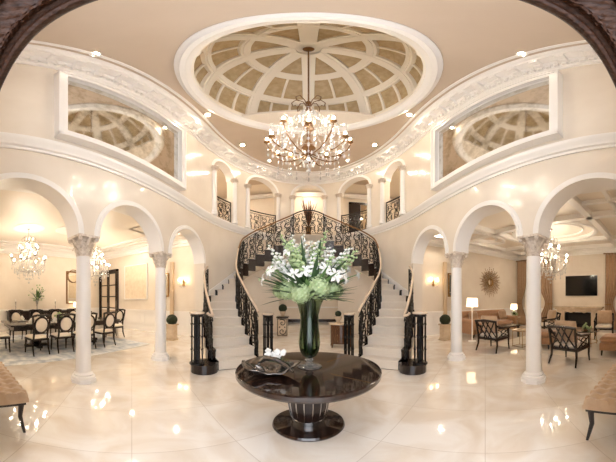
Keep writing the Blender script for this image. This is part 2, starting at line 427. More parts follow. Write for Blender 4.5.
for k in range(8):
    c = 2*pi*k/8
    bm = B(); dpatch(bm, radians(7), radians(90), lambda p: c-rf(.155)(p), lambda p: c+rf(.155)(p), .955, 1.03, 16, 2)
    dpatch(bm, radians(7), radians(90), lambda p: c-rf(.085)(p), lambda p: c+rf(.085)(p), .943, .96, 16, 2); mk('dome_rib', bm, m_dome, dome, True, sm=True, ang=30)
    for b in range(3):
        m = b+1
        for q in range(m):
            f0 = c+pi/4*q/m; f1 = c+pi/4*(q+1)/m
            bm = B(); dpatch(bm, PS[b], PS[b+1], lambda p: f0, lambda p: f1, 1.0, 1.012, 5, 4); mk('dome_panel', bm, m_panel, dome, True, sm=True)
            if q:
                bm = B(); dpatch(bm, PS[b], PS[b+1], lambda p: f0-rf(.03)(p), lambda p: f0+rf(.03)(p), .975, 1.01, 5, 2); mk('dome_thin_rib', bm, m_dome, dome, True, sm=True, ang=30)
for p, w in ((PS[0], .08), (PS[1], .13), (PS[2], .13), (PS[3], .12)):
    h = w/DA*1.1
    bm = B(); dpatch(bm, p-h, p+h, lambda q: 0, lambda q: 2*pi, .96, 1.03, 2, 72); dpatch(bm, p-h*.5, p+h*.5, lambda q: 0, lambda q: 2*pi, .948, .965, 2, 72); mk('dome_ring_rib', bm, m_dome, dome, True, sm=True, ang=30)
bm = B(); lathe(bm, [(DR-.10, HC+.07), (DR-.10, HC-.02), (DR-.05, HC-.06), (DR+.0, HC-.08), (DR+.03, HC-.12), (DR+.12, HC-.13), (DR+.15, HC-.08), (DR+.2, HC-.05), (DR+.21, HC+.01), (DR+.1, HC+.05)], (DC.x, DC.y, 0), 96, capb=False, capt=False); mk('dome_rim_moulding', bm, m_trim, dome, True, sm=True)
bm = B(); lathe(bm, [(DR-.06, HC+.02), (DR+.0, HC+.02), (DR+.0, HC+.035), (DR-.06, HC+.035), (DR-.06, HC+.02)], (DC.x, DC.y, 0), 72, capb=False, capt=False); mk('cove_light_strip', bm, m_cove, dome, True)
# ---- front wall with door opening, window above (both behind the camera)
bm = B()
box(bm, -10.6, -1.3, -.3, -.06, 0, HC); box(bm, 1.3, 10.6, -.3, -.06, 0, HC)
box(bm, -1.3, 1.3, -.3, -.06, 3.12, 3.25); box(bm, -1.3, 1.3, -.3, -.06, 6.2, HC); struct('wall_front', bm, m_wall)
# ---- upper hall round the balcony: slab, outer walls, ceiling
def slab(bm, z0, z1):
    n = 80; In = []; Ou = []
    for i in range(n+1):
        s = 5.8+(SMAX-11.6)*i/n; p, nr = wp(s); q = p+nr*.02
        d = Vector((q.x, q.y-EY)); t = min(5.6/abs(d.x) if abs(d.x) > 1e-6 else 1e9, 6.0/d.y if d.y > 1e-6 else 1e9)
        In.append((q.x, q.y)); Ou.append((d.x*t, EY+d.y*t))
    V = [[bm.verts.new((x, y, z)) for (x, y) in L] for z in (z0, z1) for L in (In, Ou)]
    for i in range(n):
        for A, C in ((V[0], V[1]), (V[2], V[3]), (V[0], V[2]), (V[1], V[3])): bm.faces.new((A[i], A[i+1], C[i+1], C[i]))
bm = B(); slab(bm, 4.05, 4.31); struct('floor_upper', bm, m_carpet)
bm = B(); box(bm, -5.7, -5.6, 5.6, 13.2, 4.0, HC); struct('wall_upper_left', bm, m_wall2)
bm = B(); box(bm, 5.6, 5.7, 5.6, 13.2, 4.0, HC); struct('wall_upper_right', bm, m_wall2)
bm = B(); box(bm, -5.7, 5.7, 11.8, 11.9, 4.0, HC); struct('wall_upper_back', bm, m_wall2)
bm = B(); box(bm, -5.7, -3.46, 5.5, 5.6, 4.0, HC); box(bm, 3.46, 5.7, 5.5, 5.6, 4.0, HC); struct('wall_upper_front', bm, m_wall2)
bm = B(); box(bm, -5.7, 5.7, 5.5, 13.3, HC+.005, HC+.1); struct('ceiling_upper', bm, m_ceil2)
bm = B()
for z, w in ((7.2, .12), (7.3, .2)): box(bm, -5.6, 5.6, 11.8-w, 11.8, z, z+.1); box(bm, -5.6, -5.6+w, 5.6, 13.2, z, z+.1); box(bm, 5.6-w, 5.6, 5.6, 13.2, z, z+.1)
struct('trim_16', bm, m_trim)
# ---- side rooms
DADO = .92
def room(side):
    nm = 'left' if side < 0 else 'right'
    X = lambda a, b: (min(a*side, b*side), max(a*side, b*side))
    bm = B(); box(bm, *X(RX, RX+.15), -.3, 7.9, 0, RH+.1); struct('wall_outer_'+nm, bm, m_wall2)
    bm = B(); box(bm, *X(2.85, RX+.15), RYB, RYB+.15, 0, RH+.1); struct('wall_rear_'+nm, bm, m_wall2)
    bm = B(); box(bm, *X(WX+.02, RX+.15), -.3, 7.9, RH, RH+.08); struct('ceiling_'+nm, bm, m_ceil2)
    # crown, dado rail, panelled dado and skirting
    bm = B()
    for z0, z1, w in ((3.62, 3.72, .06), (3.72, 3.86, .14), (3.86, 4.0, .26)):
        box(bm, *X(RX-w, RX), -.06, RYB, z0, z1); box(bm, *X(WX+WT, RX), RYB-w, RYB, z0, z1)
        box(bm, *X(WX+WT, WX+WT+w), -.06, RYB, z0+.05, z1)
    struct('trim_%d' % (17 if side < 0 else 18), bm, m_trim)
    bm = B(); box(bm, *X(RX-.06, RX), -.06, RYB, DADO-.04, DADO+.04); box(bm, *X(3.3, RX), RYB-.06, RYB, DADO-.04, DADO+.04)
    box(bm, *X(RX-.02, RX), -.06, RYB, .18, DADO-.04); box(bm, *X(3.3, RX), RYB-.02, RYB, .18, DADO-.04)
    y = .2
    while y < RYB-1.2: 
        for a, b, c, d in ((y, y+1.1, .3, .33), (y, y+1.1, .72, .75), (y, y+.03, .3, .75), (y+1.07, y+1.1, .3, .75)): box(bm, *X(RX-.035, RX-.02), a, b, c, d)
        y += 1.3
    x = 3.5
    while x < RX-1.2:
        for a, b, c, d in ((x, x+1.0, .3, .33), (x, x+1.0, .72, .75), (x, x+.03, .3, .75), (x+.97, x+1.0, .3, .75)): box(bm, *X(a, b), RYB-.035, RYB-.02, c, d)
        x += 1.2
    struct('trim_%d' % (19 if side < 0 else 20), bm, m_trim)
    bm = B(); box(bm, *X(RX-.03, RX), -.06, RYB, 0, .18); box(bm, *X(3.3, RX), RYB-.03, RYB, 0, .18); struct('baseboard_'+nm, bm, m_trim)
room(-1); room(1)
# left ceiling: tray mouldings round the dining room ceiling
bm = B()
for (x0, x1, y0, y1, w, z) in ((-9.9, -4.0, .3, 7.2, .1, .05), (-9.5, -4.4, .7, 6.8, .16, .07)):
    for a in ((x0, x1, y0, y0+w), (x0, x1, y1-w, y1), (x0, x0+w, y0, y1), (x1-w, x1, y0, y1)): box(bm, *a, RH-z, RH)
struct('trim_21', bm, m_trim)
# right ceiling: beams and two oval recess mouldings
bm = B()
for y in (.4, 2.0, 5.5, 7.2): box(bm, 3.5, 10.2, y-.1, y+.1, RH-.16, RH)
for x in (4.3, 6.0, 8.6, 9.9): box(bm, x-.1, x+.1, .1, 7.6, RH-.16, RH)
box(bm, 5.1, 5.2, .1, 2.0, RH-.1, RH); box(bm, 3.6, 6, 1.15, 1.25, RH-.1, RH)
struct('trim_22', bm, m_trim)
def oval(bm, cx, cy, a, b, w, z0, z1, n=48):
    fr = []
    for i in range(n):
        t = 2*pi*i/n; fr.append((Vector((cx+a*cos(t), cy+b*sin(t), 0)), Vector((cos(t), sin(t), 0)), Z))
    sweep(bm, fr, [(0, z1), (0, z0+.03), (w*.3, z0), (w*.7, z0), (w, z0+.03), (w, z1)], close=True)
bm = B(); oval(bm, 7.2, 3.75, 1.15, 1.45, .16, RH-.14, RH); oval(bm, 7.2, 3.75, .75, 1.05, .06, RH-.05, RH); struct('trim_23', bm, m_trim, sm=True)
bm = B(); oval(bm, 6.2, 6.4, 1.15, .55, .1, RH-.12, RH); oval(bm, 6.2, 6.4, .8, .34, .05, RH-.06, RH); struct('trim_24', bm, m_trim, sm=True)
# ---- rear passage behind the apse, seen under the landing
bm = B(); box(bm, -2.9, 2.9, 14, 14.1, 0, RH); struct('wall_rear', bm, m_wall2)
bm = B(); box(bm, -3.0, -2.85, 7.8, 14.1, 0, RH); box(bm, 2.85, 3.0, 7.8, 14.1, 0, RH); struct('wall_rear_side', bm, m_wall2)
bm = B(); box(bm, -3.0, 3.0, 10.0, 14.1, RH-.05, RH+.02); struct('ceiling_rear', bm, m_ceil2)
bm = B(); box(bm, -2.85, 2.85, 13.95, 14, DADO-.04, DADO+.04); struct('trim_25', bm, m_trim)
bm = B(); box(bm, -2.85, 2.85, 13.97, 14, 0, .18); struct('baseboard_back', bm, m_dark)
# ---------------------------------------------------------------- staircases
H = .196
INN = [(-.98, 4.6), (-1.02, 4.72), (-1.14, 4.92), (-1.32, 5.14), (-1.50, 5.39), (-1.68, 5.68), (-1.87, 5.98), (-2.02, 6.27), (-2.14, 6.53), (-2.21, 6.76), (-2.27, 6.97), (-2.31, 7.15), (-2.33, 7.32), (-2.33, 7.48), (-2.29, 7.66), (-2.15, 7.87), (-1.93, 8.06), (-1.63, 8.24), (-1.3, 8.38), (-.96, 8.48), (-.6, 8.53)]
OUT = [(-1.8, 3.9), (-1.88, 4.05), (-2.04, 4.24), (-2.2, 4.46), (-2.38, 4.73), (-2.55, 5.03), (-2.74, 5.38), (-2.93, 5.8), (-3.04, 6.25), (-3.08, 6.8), (-3.06, 7.25), (-3.0, 7.65), (-2.95, 8.05), (-2.85, 8.4), (-2.7, 8.72), (-2.5, 9.05), (-2.2, 9.35), (-1.85, 9.55), (-1.45, 9.7), (-1.05, 9.8), (-.6, 9.85)]
def snap(p, k):
    if k < 9: return p
    x, y = p; dx, dy = x/3.09, (y-EY)/4.26; m = sqrt(dx*dx+dy*dy); return (x/m, EY+(y-EY)/m)
OUT = [snap(p, k) for k, p in enumerate(OUT)]
def pl(L, t):
    """Catmull-Rom through the list at parameter t"""
    i = max(0, min(len(L)-2, int(t))); u = t-i
    g = lambda j: Vector(L[max(0, min(len(L)-1, j))])
    a, b, c, d = g(i-1), g(i), g(i+1), g(i+2)
    return .5*((2*b)+(c-a)*u+(2*a-5*b+4*c-d)*u*u+(3*b-a-3*c+d)*u**3)
def prism(bm, quad, z0, z1):
    """quad of (x, y); z0, z1 may be lists per corner"""
    z0 = z0 if isinstance(z0, (list, tuple)) else [z0]*len(quad); z1 = z1 if isinstance(z1, (list, tuple)) else [z1]*len(quad)
    a = [bm.verts.new((q[0], q[1], z)) for q, z in zip(quad, z0)]; b = [bm.verts.new((q[0], q[1], z)) for q, z in zip(quad, z1)]
    n = len(quad); bm.faces.new(a[::-1]); bm.faces.new(b)
    for i in range(n): bm.faces.new((a[i], a[(i+1) % n], b[(i+1) % n], b[i]))
def spiral(cx, cz, r0, r1, a0, turns, n=16):
    return [(cx+(r0+(r1-r0)*i/n)*cos(a0+turns*2*pi*i/n), cz+(r0+(r1-r0)*i/n)*sin(a0+turns*2*pi*i/n)) for i in range(n+1)]
def scroll_panel(bm, F, w, rr=.011, flip=False, bars=True):
    """wrought scrollwork in a cell w wide and 1 high; F maps (a, b) with b in 0..1 to the place"""
    def t(pts, r=rr):
        if flip: pts = [(w-a, b) for a, b in pts]
        tube(bm, [F(a, b) for a, b in pts], r, 4)
    if bars: t([(0, 0), (0, 1)], rr*1.1)
    k = w
    t(spiral(.5*w, .70, .045*1, .42*k, 0.3, 1.35, 14), rr); t(spiral(.5*w, .30, .04, .42*k, pi+.3, 1.35, 14), rr)
    t([(.08*w, .97), (.3*w, .9), (.15*w, .6), (.5*w, .5), (.85*w, .4), (.7*w, .1), (.92*w, .03)], rr)
    t([(.92*w, .97), (.7*w, .92), (.88*w, .7), (.6*w, .52)], rr*.9); t([(.08*w, .03), (.3*w, .08), (.12*w, .3), (.4*w, .48)], rr*.9)
    t([(.5*w+.2*w*cos(q), .5+.07*sin(q)) for q in [2*pi*i/10 for i in range(11)]], rr*.8)
    t(spiral(.2*w, .87, .01, .16*w, 1, 1.1, 9), rr*.8); t(spiral(.8*w, .13, .01, .16*w, 4, 1.1, 9), rr*.8)
    for a, b, s in ((.5, .5, .03), (.25, .78, .022), (.75, .22, .022), (.72, .8, .024), (.28, .2, .024), (.5, .92, .02), (.5, .08, .02), (.12, .5, .018), (.9, .62, .018)):
        a2 = (w-a*w) if flip else a*w
        ball(bm, F(a2, b), s, 1, (1, 1, 1.3))
def stair(side):
    mir = lambda p: Vector((p[0]*(-side), p[1]))          # lists are for the left stair
    nm = 'left' if side < 0 else 'right'
    t = thing('curved_staircase', 'curved staircase with beige carpet runner, on the %s side of the hall' % ('dining room' if side < 0 else 'living room'), 'staircase', (2.3*side, 5.6, 0), 0, 'twin curved staircases')
    I = [mir(p) for p in INN]; O = [mir(p) for p in OUT]
    lerp = lambda a, b, u: a+(b-a)*u
    for k in range(1, 20):
        a, b, c, d = I[k], O[k], O[k+1], I[k+1]
        bm = B(); n = (d-a).normalized()*-.025
        prism(bm, [a+n, b+n, c, d], k*H-.035, k*H); prism(bm, [a, b, c, d], (k-1)*H-.04, k*H-.03)
        if k == 1:      # bullnose under the outer newel
            q = b+(b-a).normalized()*.14
            lathe(bm, [(.27, 0), (.27, H-.03), (.29, H-.03), (.29, H)], (q.x, q.y+.02, 0), 20)
        mk('step', bm, m_dark, t, True)
        if k == 19:
            pass
    bm = B()            # carpet runner, one continuous strip
    u0, u1 = .07, .85
    def cp(k, u, f=0):
        p = lerp(I[k], O[k], u)
        if f:
            q = lerp(I[max(0, k-1)], O[max(0, k-1)], u); p = p+(q-p).normalized()*f
        return p
    prev = None
    for k in range(1, 21):
        uu0 = .05 if k < 20 else .05
        for (f0, z) in ((.012, (k-1)*H+.012), (.012, k*H-.045), (.04, k*H-.04), (.04, k*H+.012)):
            row = [bm.verts.new((*cp(k, u0+(u1-u0)*j/6, f0), z)) for j in range(7)]
            if prev:
                for j in range(6): bm.faces.new((prev[j], prev[j+1], row[j+1], row[j]))
            prev = row
    mk('carpet_runner', bm, m_carpet, t, True)
    bm = B()            # plaster body under the steps
    for k in range(1, 20):
        i0 = .03
        a, b, c, d = lerp(I[k], O[k], i0), lerp(I[k], O[k], .985), lerp(I[k+1], O[k+1], .985), lerp(I[k+1], O[k+1], i0)
        zb = lambda j: 0 if j <= 7 else (j-1)*H-.30-.0
        lo = [0]*4 if k <= 7 else [zb(k), zb(k), zb(k+1), zb(k+1)]
        if k > 7: lo = [max(0, v) for v in lo]
        hi = (k-1)*H-.03
        if k > 1: prism(bm, [a, b, c, d], [min(v, hi-.01) for v in lo], hi)
    mk('plaster_soffit', bm, m_wall, t, True)
    bm = B()            # white skirting climbing the wall
    for k in range(8, 20):
        a, b = lerp(I[k], O[k], .965), lerp(I[k+1], O[k+1], .965); a2, b2 = O[k], O[k+1]
        prism(bm, [a, a2, b2, b], [(k-1)*H, (k-1)*H, (k)*H, (k)*H], [k*H+.12, k*H+.12, (k+1)*H+.12, (k+1)*H+.12])
    mk('wall_skirting', bm, m_trim, t, True)
    for k in range(1, 20):                     # dark stepped stringer on the open side
        a, b = lerp(I[k], O[k], -.015), lerp(I[k+1], O[k+1], -.015); a2, b2 = lerp(I[k], O[k], .032), lerp(I[k+1], O[k+1], .032)
        bm = B(); prism(bm, [a, a2, b2, b], max(0, (k-2)*H-.06), k*H-.036); mk('stringer', bm, m_dark, t, True)
    # railings
    rails = (('inner', INN, .05, 1, 20, .0), ('outer', OUT, .965, 1, 8, .0))
    for kind, L, u, k0, k1, _ in rails:
        P = lambda tt: lerp(mir(pl(INN, tt)), mir(pl(OUT, tt)), .035 if kind == 'inner' else .955)
        zt = lambda tt: (tt+.35)*H+.86
        pts = []
        tt = k0+(.35 if kind == 'inner' else .1)
        start = tt
        while tt <= k1+.001:
            p = P(tt); pts.append((p.x, p.y, zt(tt))); tt += .2
        bm = B()
        if kind == 'outer': pts = [(pts[0][0]+side*.06, pts[0][1]-.12, 1.2), (pts[0][0]+side*.05, pts[0][1]-.08, 1.17)]+pts
        cut = 52 if kind == 'inner' else len(pts); tube(bm, pts[:cut], .028, 8); mk('handrail', bm, m_rail, t, True, sm=True)
        if kind == 'inner': bm = B(); tube(bm, pts[cut-1:], .027, 8); mk('upper_handrail', bm, m_bronze, t, True, sm=True)
        bm = B(); tube(bm, [(x, y, z-.1) for x, y, z in pts], .014, 5); mk('rail_bar', bm, m_iron, t, True)
        for k in range(k0, k1):
            bm = B(); pa, pb = (P(k+.3) if k == k0 else P(k)), P(k+1); w = (pb-pa).length
            def F(a, b, k=k, pa=pa, pb=pb, w=w):
                uu = a/w; p = P(k+uu) if k > k0 else pa+(pb-pa)*uu
                return Vector((p.x, p.y, (k*H+.005)+b*(zt(k+uu)-.1-(k*H+.005))))
            scroll_panel(bm, F, w, .0165, flip=bool(k % 2)); mk('scroll_panel', bm, m_iron, t, True)
    # newels: a ring of bars round a core
    for (x, y), zt_, z0, r in (((-2.07, 3.83), 1.2, H, .11), ((-.9, 4.95), 1.13, 0, .1)):
        q = mir((x, y)); bm = B()
        lathe(bm, [(.035, z0), (.05, z0+.1), (.03, z0+.2), (.03, zt_-.2), (.055, zt_-.1), (.03, zt_)], (q.x, q.y, 0), 10)
        for i in range(8):
            a = i*pi/4; cx, cy = q.x+r*cos(a), q.y+r*sin(a)
            tube(bm, [(cx, cy, z0), (cx, cy, zt_)], .013, 5)
            for zz in (.3, .55, .8): ball(bm, (cx, cy, z0+zz*(zt_-z0)), .026, 1)
        lathe(bm, [(r+.04, z0), (r+.04, z0+.03), (r+.01, z0+.05)], (q.x, q.y, 0), 16); lathe(bm, [(r+.01, zt_-.06), (r+.02, zt_-.04), (r+.02, zt_-.02)], (q.x, q.y, 0), 16)
        mk('newel_post', bm, m_iron, t, True)
        bm = B(); lathe(bm, [(r+.0, zt_-.02), (r+.04, zt_), (r+.035, zt_+.035), (r-.02, zt_+.045)], (q.x, q.y, 0), 20); mk('newel_cap', bm, m_rail, t, True, sm=True)
    return t
stair(-1); stair(1)
# ---- landing where the two flights meet, and the steps up to the balcony floor
LZ = 20*H
bm = B()
edge = [(-.62, 8.5)]+[(.62*sin(a), 8.5-.2*(cos(a)-cos(1.2))/(1-cos(1.2))) for a in [(-1+i/6)*1.2 for i in range(1, 12)]]+[(.62, 8.5)]
edge = [(-.62, 8.5), (-.42, 8.42), (-.2, 8.37), (0, 8.35), (.2, 8.37), (.42, 8.42), (.62, 8.5)]
prism(bm, edge+[(.62, 9.3), (-.62, 9.3)], LZ-.32, LZ-.02); box(bm, -.62, .62, 9.3, 10.13, 3.7, LZ-.02)
struct('floor', bm, m_wall)
bm = B(); prism(bm, [(x, y+.02) for x, y in edge]+[(.62, 9.3), (-.62, 9.3)], LZ-.03, LZ+.012); box(bm, -.62, .62, 9.3, 10.13, LZ-.02, LZ+.19); box(bm, -.62, .62, 9.62, 10.13, LZ+.19, LZ+.385); struct('floor', bm, m_carpet)
bm = B()            # arched fascia under the landing edge
for a, b in zip(edge, edge[1:]):
    prism(bm, [a, b, (b[0], b[1]+.1), (a[0], a[1]+.1)], LZ-.42, LZ-.02)
struct('trim_26', bm, m_wall)
# landing railing
def railing_along(t, pts2, z0, hgt, cells, toprise=0, rr=.012, rail=m_iron):
    L = [0]
    for a, b in zip(pts2, pts2[1:]): L.append(L[-1]+math.dist(a, b))
    T = L[-1]
    def at(s):
        s = max(0, min(T, s))
        for i in range(len(L)-1):
            if s <= L[i+1]+1e-9: u = (s-L[i])/(L[i+1]-L[i]); return Vector(pts2[i])+(Vector(pts2[i+1])-Vector(pts2[i]))*u
    top = lambda s: z0+hgt+toprise*sin(pi*s/T)
    bm = B(); tube(bm, [(*at(T*i/24), top(T*i/24)) for i in range(25)], .026, 6); mk('top_rail', bm, rail, t, True)
    bm = B(); tube(bm, [(*at(T*i/24), z0+.06) for i in range(25)], .014, 5); mk('bottom_rail', bm, m_iron, t, True)
    bm = B(); tube(bm, [(*at(T*i/24), top(T*i/24)-.1) for i in range(25)], .012, 5); mk('middle_rail', bm, m_iron, t, True)
    for c in range(cells):
        w = T/cells; bm = B()
        F = lambda a, b: Vector((*at(c*w+a), z0+.06+b*(top(c*w+a)-.1-z0-.06)))
        scroll_panel(bm, F, w, rr, flip=bool(c % 2)); mk('scroll_panel', bm, m_iron, t, True)
    for s in (0, T): bm = B(); tube(bm, [(*at(s), z0-.0), (*at(s), top(s)+.03)], .02, 6); mk('end_post', bm, m_iron, t, True)
t = thing('landing_railing', 'bowed black iron scrollwork railing at the front of the middle landing', 'railing', (0, 8.4, LZ+.012))
railing_along(t, [(x*.93, y+.04) for x, y in edge], LZ+.014, .9, 4, .12, .014)
POS = ['outermost on the dining room side', 'between dining room side and centre', 'between centre and living room side', 'outermost on the living room side']
for i, j in enumerate((0, 1, 3, 4)):
    a, b = UP[j]; p, nr = wp((a+b)/2)
    t = thing('balcony_railing', 'black scrollwork railing in a balcony arch, %s' % POS[i], 'railing', (p.x, p.y, SLAB), 0, 'balcony railings between the upper piers')
    pts = []
    for k in range(9):
        q, n2 = wp(a+.03+(b-a-.06)*k/8); q = q+n2*.1; pts.append((q.x, q.y))
    railing_along(t, pts, SLAB+.01, .93, 3 if j in (0, 4) else 4)

# dark framed door and open leaf in the upper hall, seen through the balcony arch
t = thing('upper_hall_door', 'tall dark framed door with open leaf in the upper hall behind a balcony arch', 'door', (2.75, 11.75, SLAB))
bm = B(); [box(bm, *q) for q in ((-.62, -.5, -.05, .03, 0, 2.6), (.5, .62, -.05, .03, 0, 2.6), (-.62, .62, -.05, .03, 2.48, 2.6))]; mk('door_frame', bm, m_dark, t)
bm = B(); box(bm, -.5, .0, -.045, -.0, .01, 2.48); mk('door_leaf', bm, m_dark, t)
bm = B(); box(bm, .03, .47, -.02, -.005, .02, 2.46); mk('glass_pane', bm, m_clearmirror, t)
# ---------------------------------------------------------------- columns
def capital(bm, r, z0, z1, w):
    """leafy capital: bell, three tiers of curling leaves, corner scrolls, square abacus with cut corners"""
    h = z1-z0
    lathe(bm, [(r*1.0, z0), (r*1.12, z0+.02), (r*1.0, z0+.04), (r*1.0, z0+h*.5), (r*1.35, z1-h*.2), (r*1.5, z1-h*.14)], (0, 0, 0), 16)
    for tier, (za, zb, k, rr) in enumerate(((z0+.03, z0+h*.4, 8, 1.0), (z0+h*.25, z0+h*.66, 8, 1.08), (z0+h*.5, z1-h*.14, 8, 1.3))):
        for i in range(k):
            a = 2*pi*(i+.5*(tier % 2))/k
            d = Vector((cos(a), sin(a), 0)); s = Vector((-sin(a), cos(a), 0))
            P = [(r*rr, za, .8), (r*rr+.02, za+(zb-za)*.6, 1), (r*rr+.055, zb, .8), (r*rr+.075, zb-.025, .35)]
            L = [bm.verts.new(d*p[0]-s*.036*p[2]+Z*p[1]) for p in P]; R = [bm.verts.new(d*p[0]+s*.036*p[2]+Z*p[1]) for p in P]; C = [bm.verts.new(d*(p[0]+.012)+Z*(p[1]+.004)) for p in P]
            for j in range(3):
                bm.faces.new((L[j], C[j], C[j+1], L[j+1])); bm.faces.new((C[j], R[j], R[j+1], C[j+1]))
    for i in range(4):
        a = pi/4+i*pi/2; c = Vector((cos(a), sin(a), 0))*(w*.56)
        ball(bm, c+Z*(z1-h*.2), .045, 1)
    box(bm, -w/2, w/2, -w/2, w/2, z1-h*.13, z1, .01)
def column(x, y, z0, z1, r, label, group, cap_h=.36, base_w=.42, cat='column', plinth=.07):
    t = thing('column' if cat == 'column' else 'balcony_column', label, cat, (x, y, z0), 0, group)
    h = z1-z0
    bm = B(); n = 32; cz = h-cap_h
    lathe(bm, [(r*1.02, plinth+.1), (r, plinth+.3), (r*.97, h*.6), (r*.88, cz)], (0, 0, 0), 32, capb=True); mk('shaft', bm, m_col, t, sm=True)
    bm = B(); capital(bm, r*.9, cz, h, min(base_w, r*3.6)); mk('capital', bm, m_cap, t, sm=True, ang=35)
    bm = B(); q = base_w/2
    lathe(bm, [(q*.98, plinth), (q, plinth+.025), (q*.95, plinth+.05), (r*1.25, plinth+.06), (r*1.3, plinth+.085), (r*1.15, plinth+.1), (r*1.02, plinth+.12)], (0, 0, 0), 32)
    lathe(bm, [(q*1.08, 0), (q*1.08, plinth)], (0, 0, 0), 8); mk('base', bm, m_col, t, sm=True, ang=35)
    return t
cx = WX+WT/2
c0 = column(-cx, 2.11, 0, CAPZ, .135, 'white round column before the dining room, nearer to the entrance', 'arcade columns')
dup(c0, (-cx, 4.26, 0), label='white round column on the dining room side, nearer the staircase')
dup(c0, (cx, 2.11, 0), label='white round column before the living room, nearer to the entrance')
dup(c0, (cx, 4.26, 0), label='white round column on the living room side, nearer the staircase')
# slender columns either side of each balcony arch
uc = None; NTH = [q+' on the '+r+' room side' for r, L in (('dining', ('outermost', 'second from outside', 'third from outside', 'fourth from outside', 'innermost')), ('living', ('innermost', 'fourth from outside', 'third from outside', 'second from outside', 'outermost'))) for q in L]
i = 0
for a, b in UP:
    for s, e in ((a, 1), (b, -1)):
        p, nr = wp(s-e*.02); p = p-nr*.07
        lab = 'slender white balcony column, %s' % NTH[i]
        if uc is None: uc = column(p.x, p.y, SLAB+.01, 6.34, .085, lab, 'balcony arcade columns', .2, .22, 'balcony column', .04)
        else: dup(uc, (p.x, p.y, SLAB+.01), label=lab)
        i += 1
# ---------------------------------------------------------------- mirror panels high on the side walls
for side in (-1, 1):
    nm = 'left' if side < 0 else 'right'
    t = thing('wall_mirror_panel', 'large framed antiqued mirror panel high on the wall above the %s room arches' % ('dining' if side < 0 else 'living'), 'mirror panel', (side*WX, 3.2, 4.55), 0, 'antiqued mirror panels')
    X = lambda a, b: (min(side*(WX-a), side*(WX-b)), max(side*(WX-a), side*(WX-b)))
    y0, y1, z0, z1, w = 1.5, 4.85, 4.5, 6.75, .13
    bm = B(); box(bm, *X(.0, .03), y0+w*.8, y1-w*.8, z0+w*.8, z1-w*.8); g = mk('mirror_sheet', bm, m_mirror, t, True)
    bm = B()
    for (a, b, c, d) in ((y0, y1, z0, z0+w), (y0, y1, z1-w, z1), (y0, y0+w, z0+w, z1-w), (y1-w, y1, z0+w, z1-w)): box(bm, *X(0, .15), a, b, c, d)
    for (a, b, c, d) in ((y0+w-.03, y1-w+.03, z0+w-.03, z0+w+.02), (y0+w-.03, y1-w+.03, z1-w-.02, z1-w+.03), (y0+w-.03, y0+w+.02, z0+w, z1-w), (y1-w-.02, y1-w+.03, z0+w, z1-w)): box(bm, *X(0, .055), a, b, c, d)
    for (a, b, c, d) in ((y0-.03, y1+.03, z0-.03, z0+.02), (y0-.03, y1+.03, z1-.02, z1+.03), (y0-.03, y0+.02, z0, z1), (y1-.02, y1+.03, z0, z1)): box(bm, *X(0, .18), a, b, c, d)
    mk('frame', bm, m_trim, t, True)
# ---------------------------------------------------------------- carved dark surround of the entrance, overhead
t = thing('carved_door_surround', 'carved dark wood arched surround of the entrance doorway overhead', 'door surround', (0, .06, 0))
def surr(u, v):
    x = -1.42+2.84*u
    zb = 2.985+.02*(1-(x/1.28)**2)
    # v runs round the section: from the room-side foot of the moulding back over the soffit
    K = [(.235, .30), (.235, .06), (.225, .02), (.205, 0), (.19, .005), (.185, .02), (.165, .022), (.15, .0), (.14, .012), (.085, .03), (.075, .01), (.06, .006), (.045, .03), (.0, .05), (-.05, .06), (-.055, .3)]
    q = v*(len(K)-1); i = min(len(K)-2, int(q)); f = q-i
    y = K[i][0]*(1-f)+K[i+1][0]*f; z = K[i][1]*(1-f)+K[i+1][1]*f
    d = 0
    if 6 <= q <= 9.2 or 11.5 <= q <= 14:
        d = .009*abs(sin(x*42+q*2.2))*(1+.5*sin(x*120-q*5)) + .004*noise.noise(Vector((x*60, q*5, 0)))
    elif 3 < q < 5: d = .004*max(0, sin(x*150))
    return Vector((x, y, zb+z-d))
bm = B(); V = grid(bm, surr, 300, 60)
box(bm, -1.42, 1.42, -.055, .23, 3.12, 3.4)
m_carv = M('carved_dark_wood', srgb(30, 15, 10), .5, c2=srgb(72, 44, 28), scale=45, bump=.4)
m_carv.node_tree.nodes['Principled BSDF'].inputs['Specular IOR Level'].default_value = .25
mk('carved_lintel', bm, m_carv, t, True, sm=True, ang=50)
for s in (-1, 1):
    bm = B(); box(bm, *sorted((s*1.3, s*1.42)), -.05, .225, 0, 3.1, .015); 
    mk('jamb', bm, m_carv, t, True)
# ---------------------------------------------------------------- recessed downlights
dl0 = {}
def downlight(x, y, z, label, group, lens=m_down):
    if lens not in dl0:
        t = thing('recessed_downlight', label, 'downlight', (x, y, z), 0, group)
        bm = B(); lathe(bm, [(.055, -.004), (.062, -.012), (.085, -.008), (.09, 0), (.055, .0)], n=20, capb=False, capt=False); mk('trim_ring', bm, m_trim, t, sm=True)
        bm = B(); lathe(bm, [(.055, -.003), (.055, -.001)], n=16); mk('lamp_lens', bm, lens, t)
        dl0[lens] = t; return t
    return dup(dl0[lens], (x, y, z), label=label, group=group)
HD = [(2.58, 1.85), (2.45, 5.1), (2.15, 7.1), (1.5, 8.45)]
wn = ['nearest the entrance', 'second back from the entrance', 'third back from the entrance', 'farthest back by the apse']
for s in (-1, 1):
    for (x, y), w in zip(HD, wn):
        downlight(s*x, y, HC, 'lit downlight in the high hall ceiling, %s room side, %s' % ('dining' if s < 0 else 'living', w), 'hall downlights')
for x, y, w in ((-4.4, 7.6, 'beside the dining side stairs'), (4.4, 7.6, 'beside the living side stairs'), (-3.4, 10.6, 'at the rear corner, dining side'), (3.4, 10.6, 'at the rear corner, living side')):  # extra fixtures, added to brighten the upper corridor
    downlight(x, y, HC+.004, 'added fill downlight in the upper hall corridor ceiling, %s' % w, 'added upper corridor fill downlights', m_down3)
j = 0
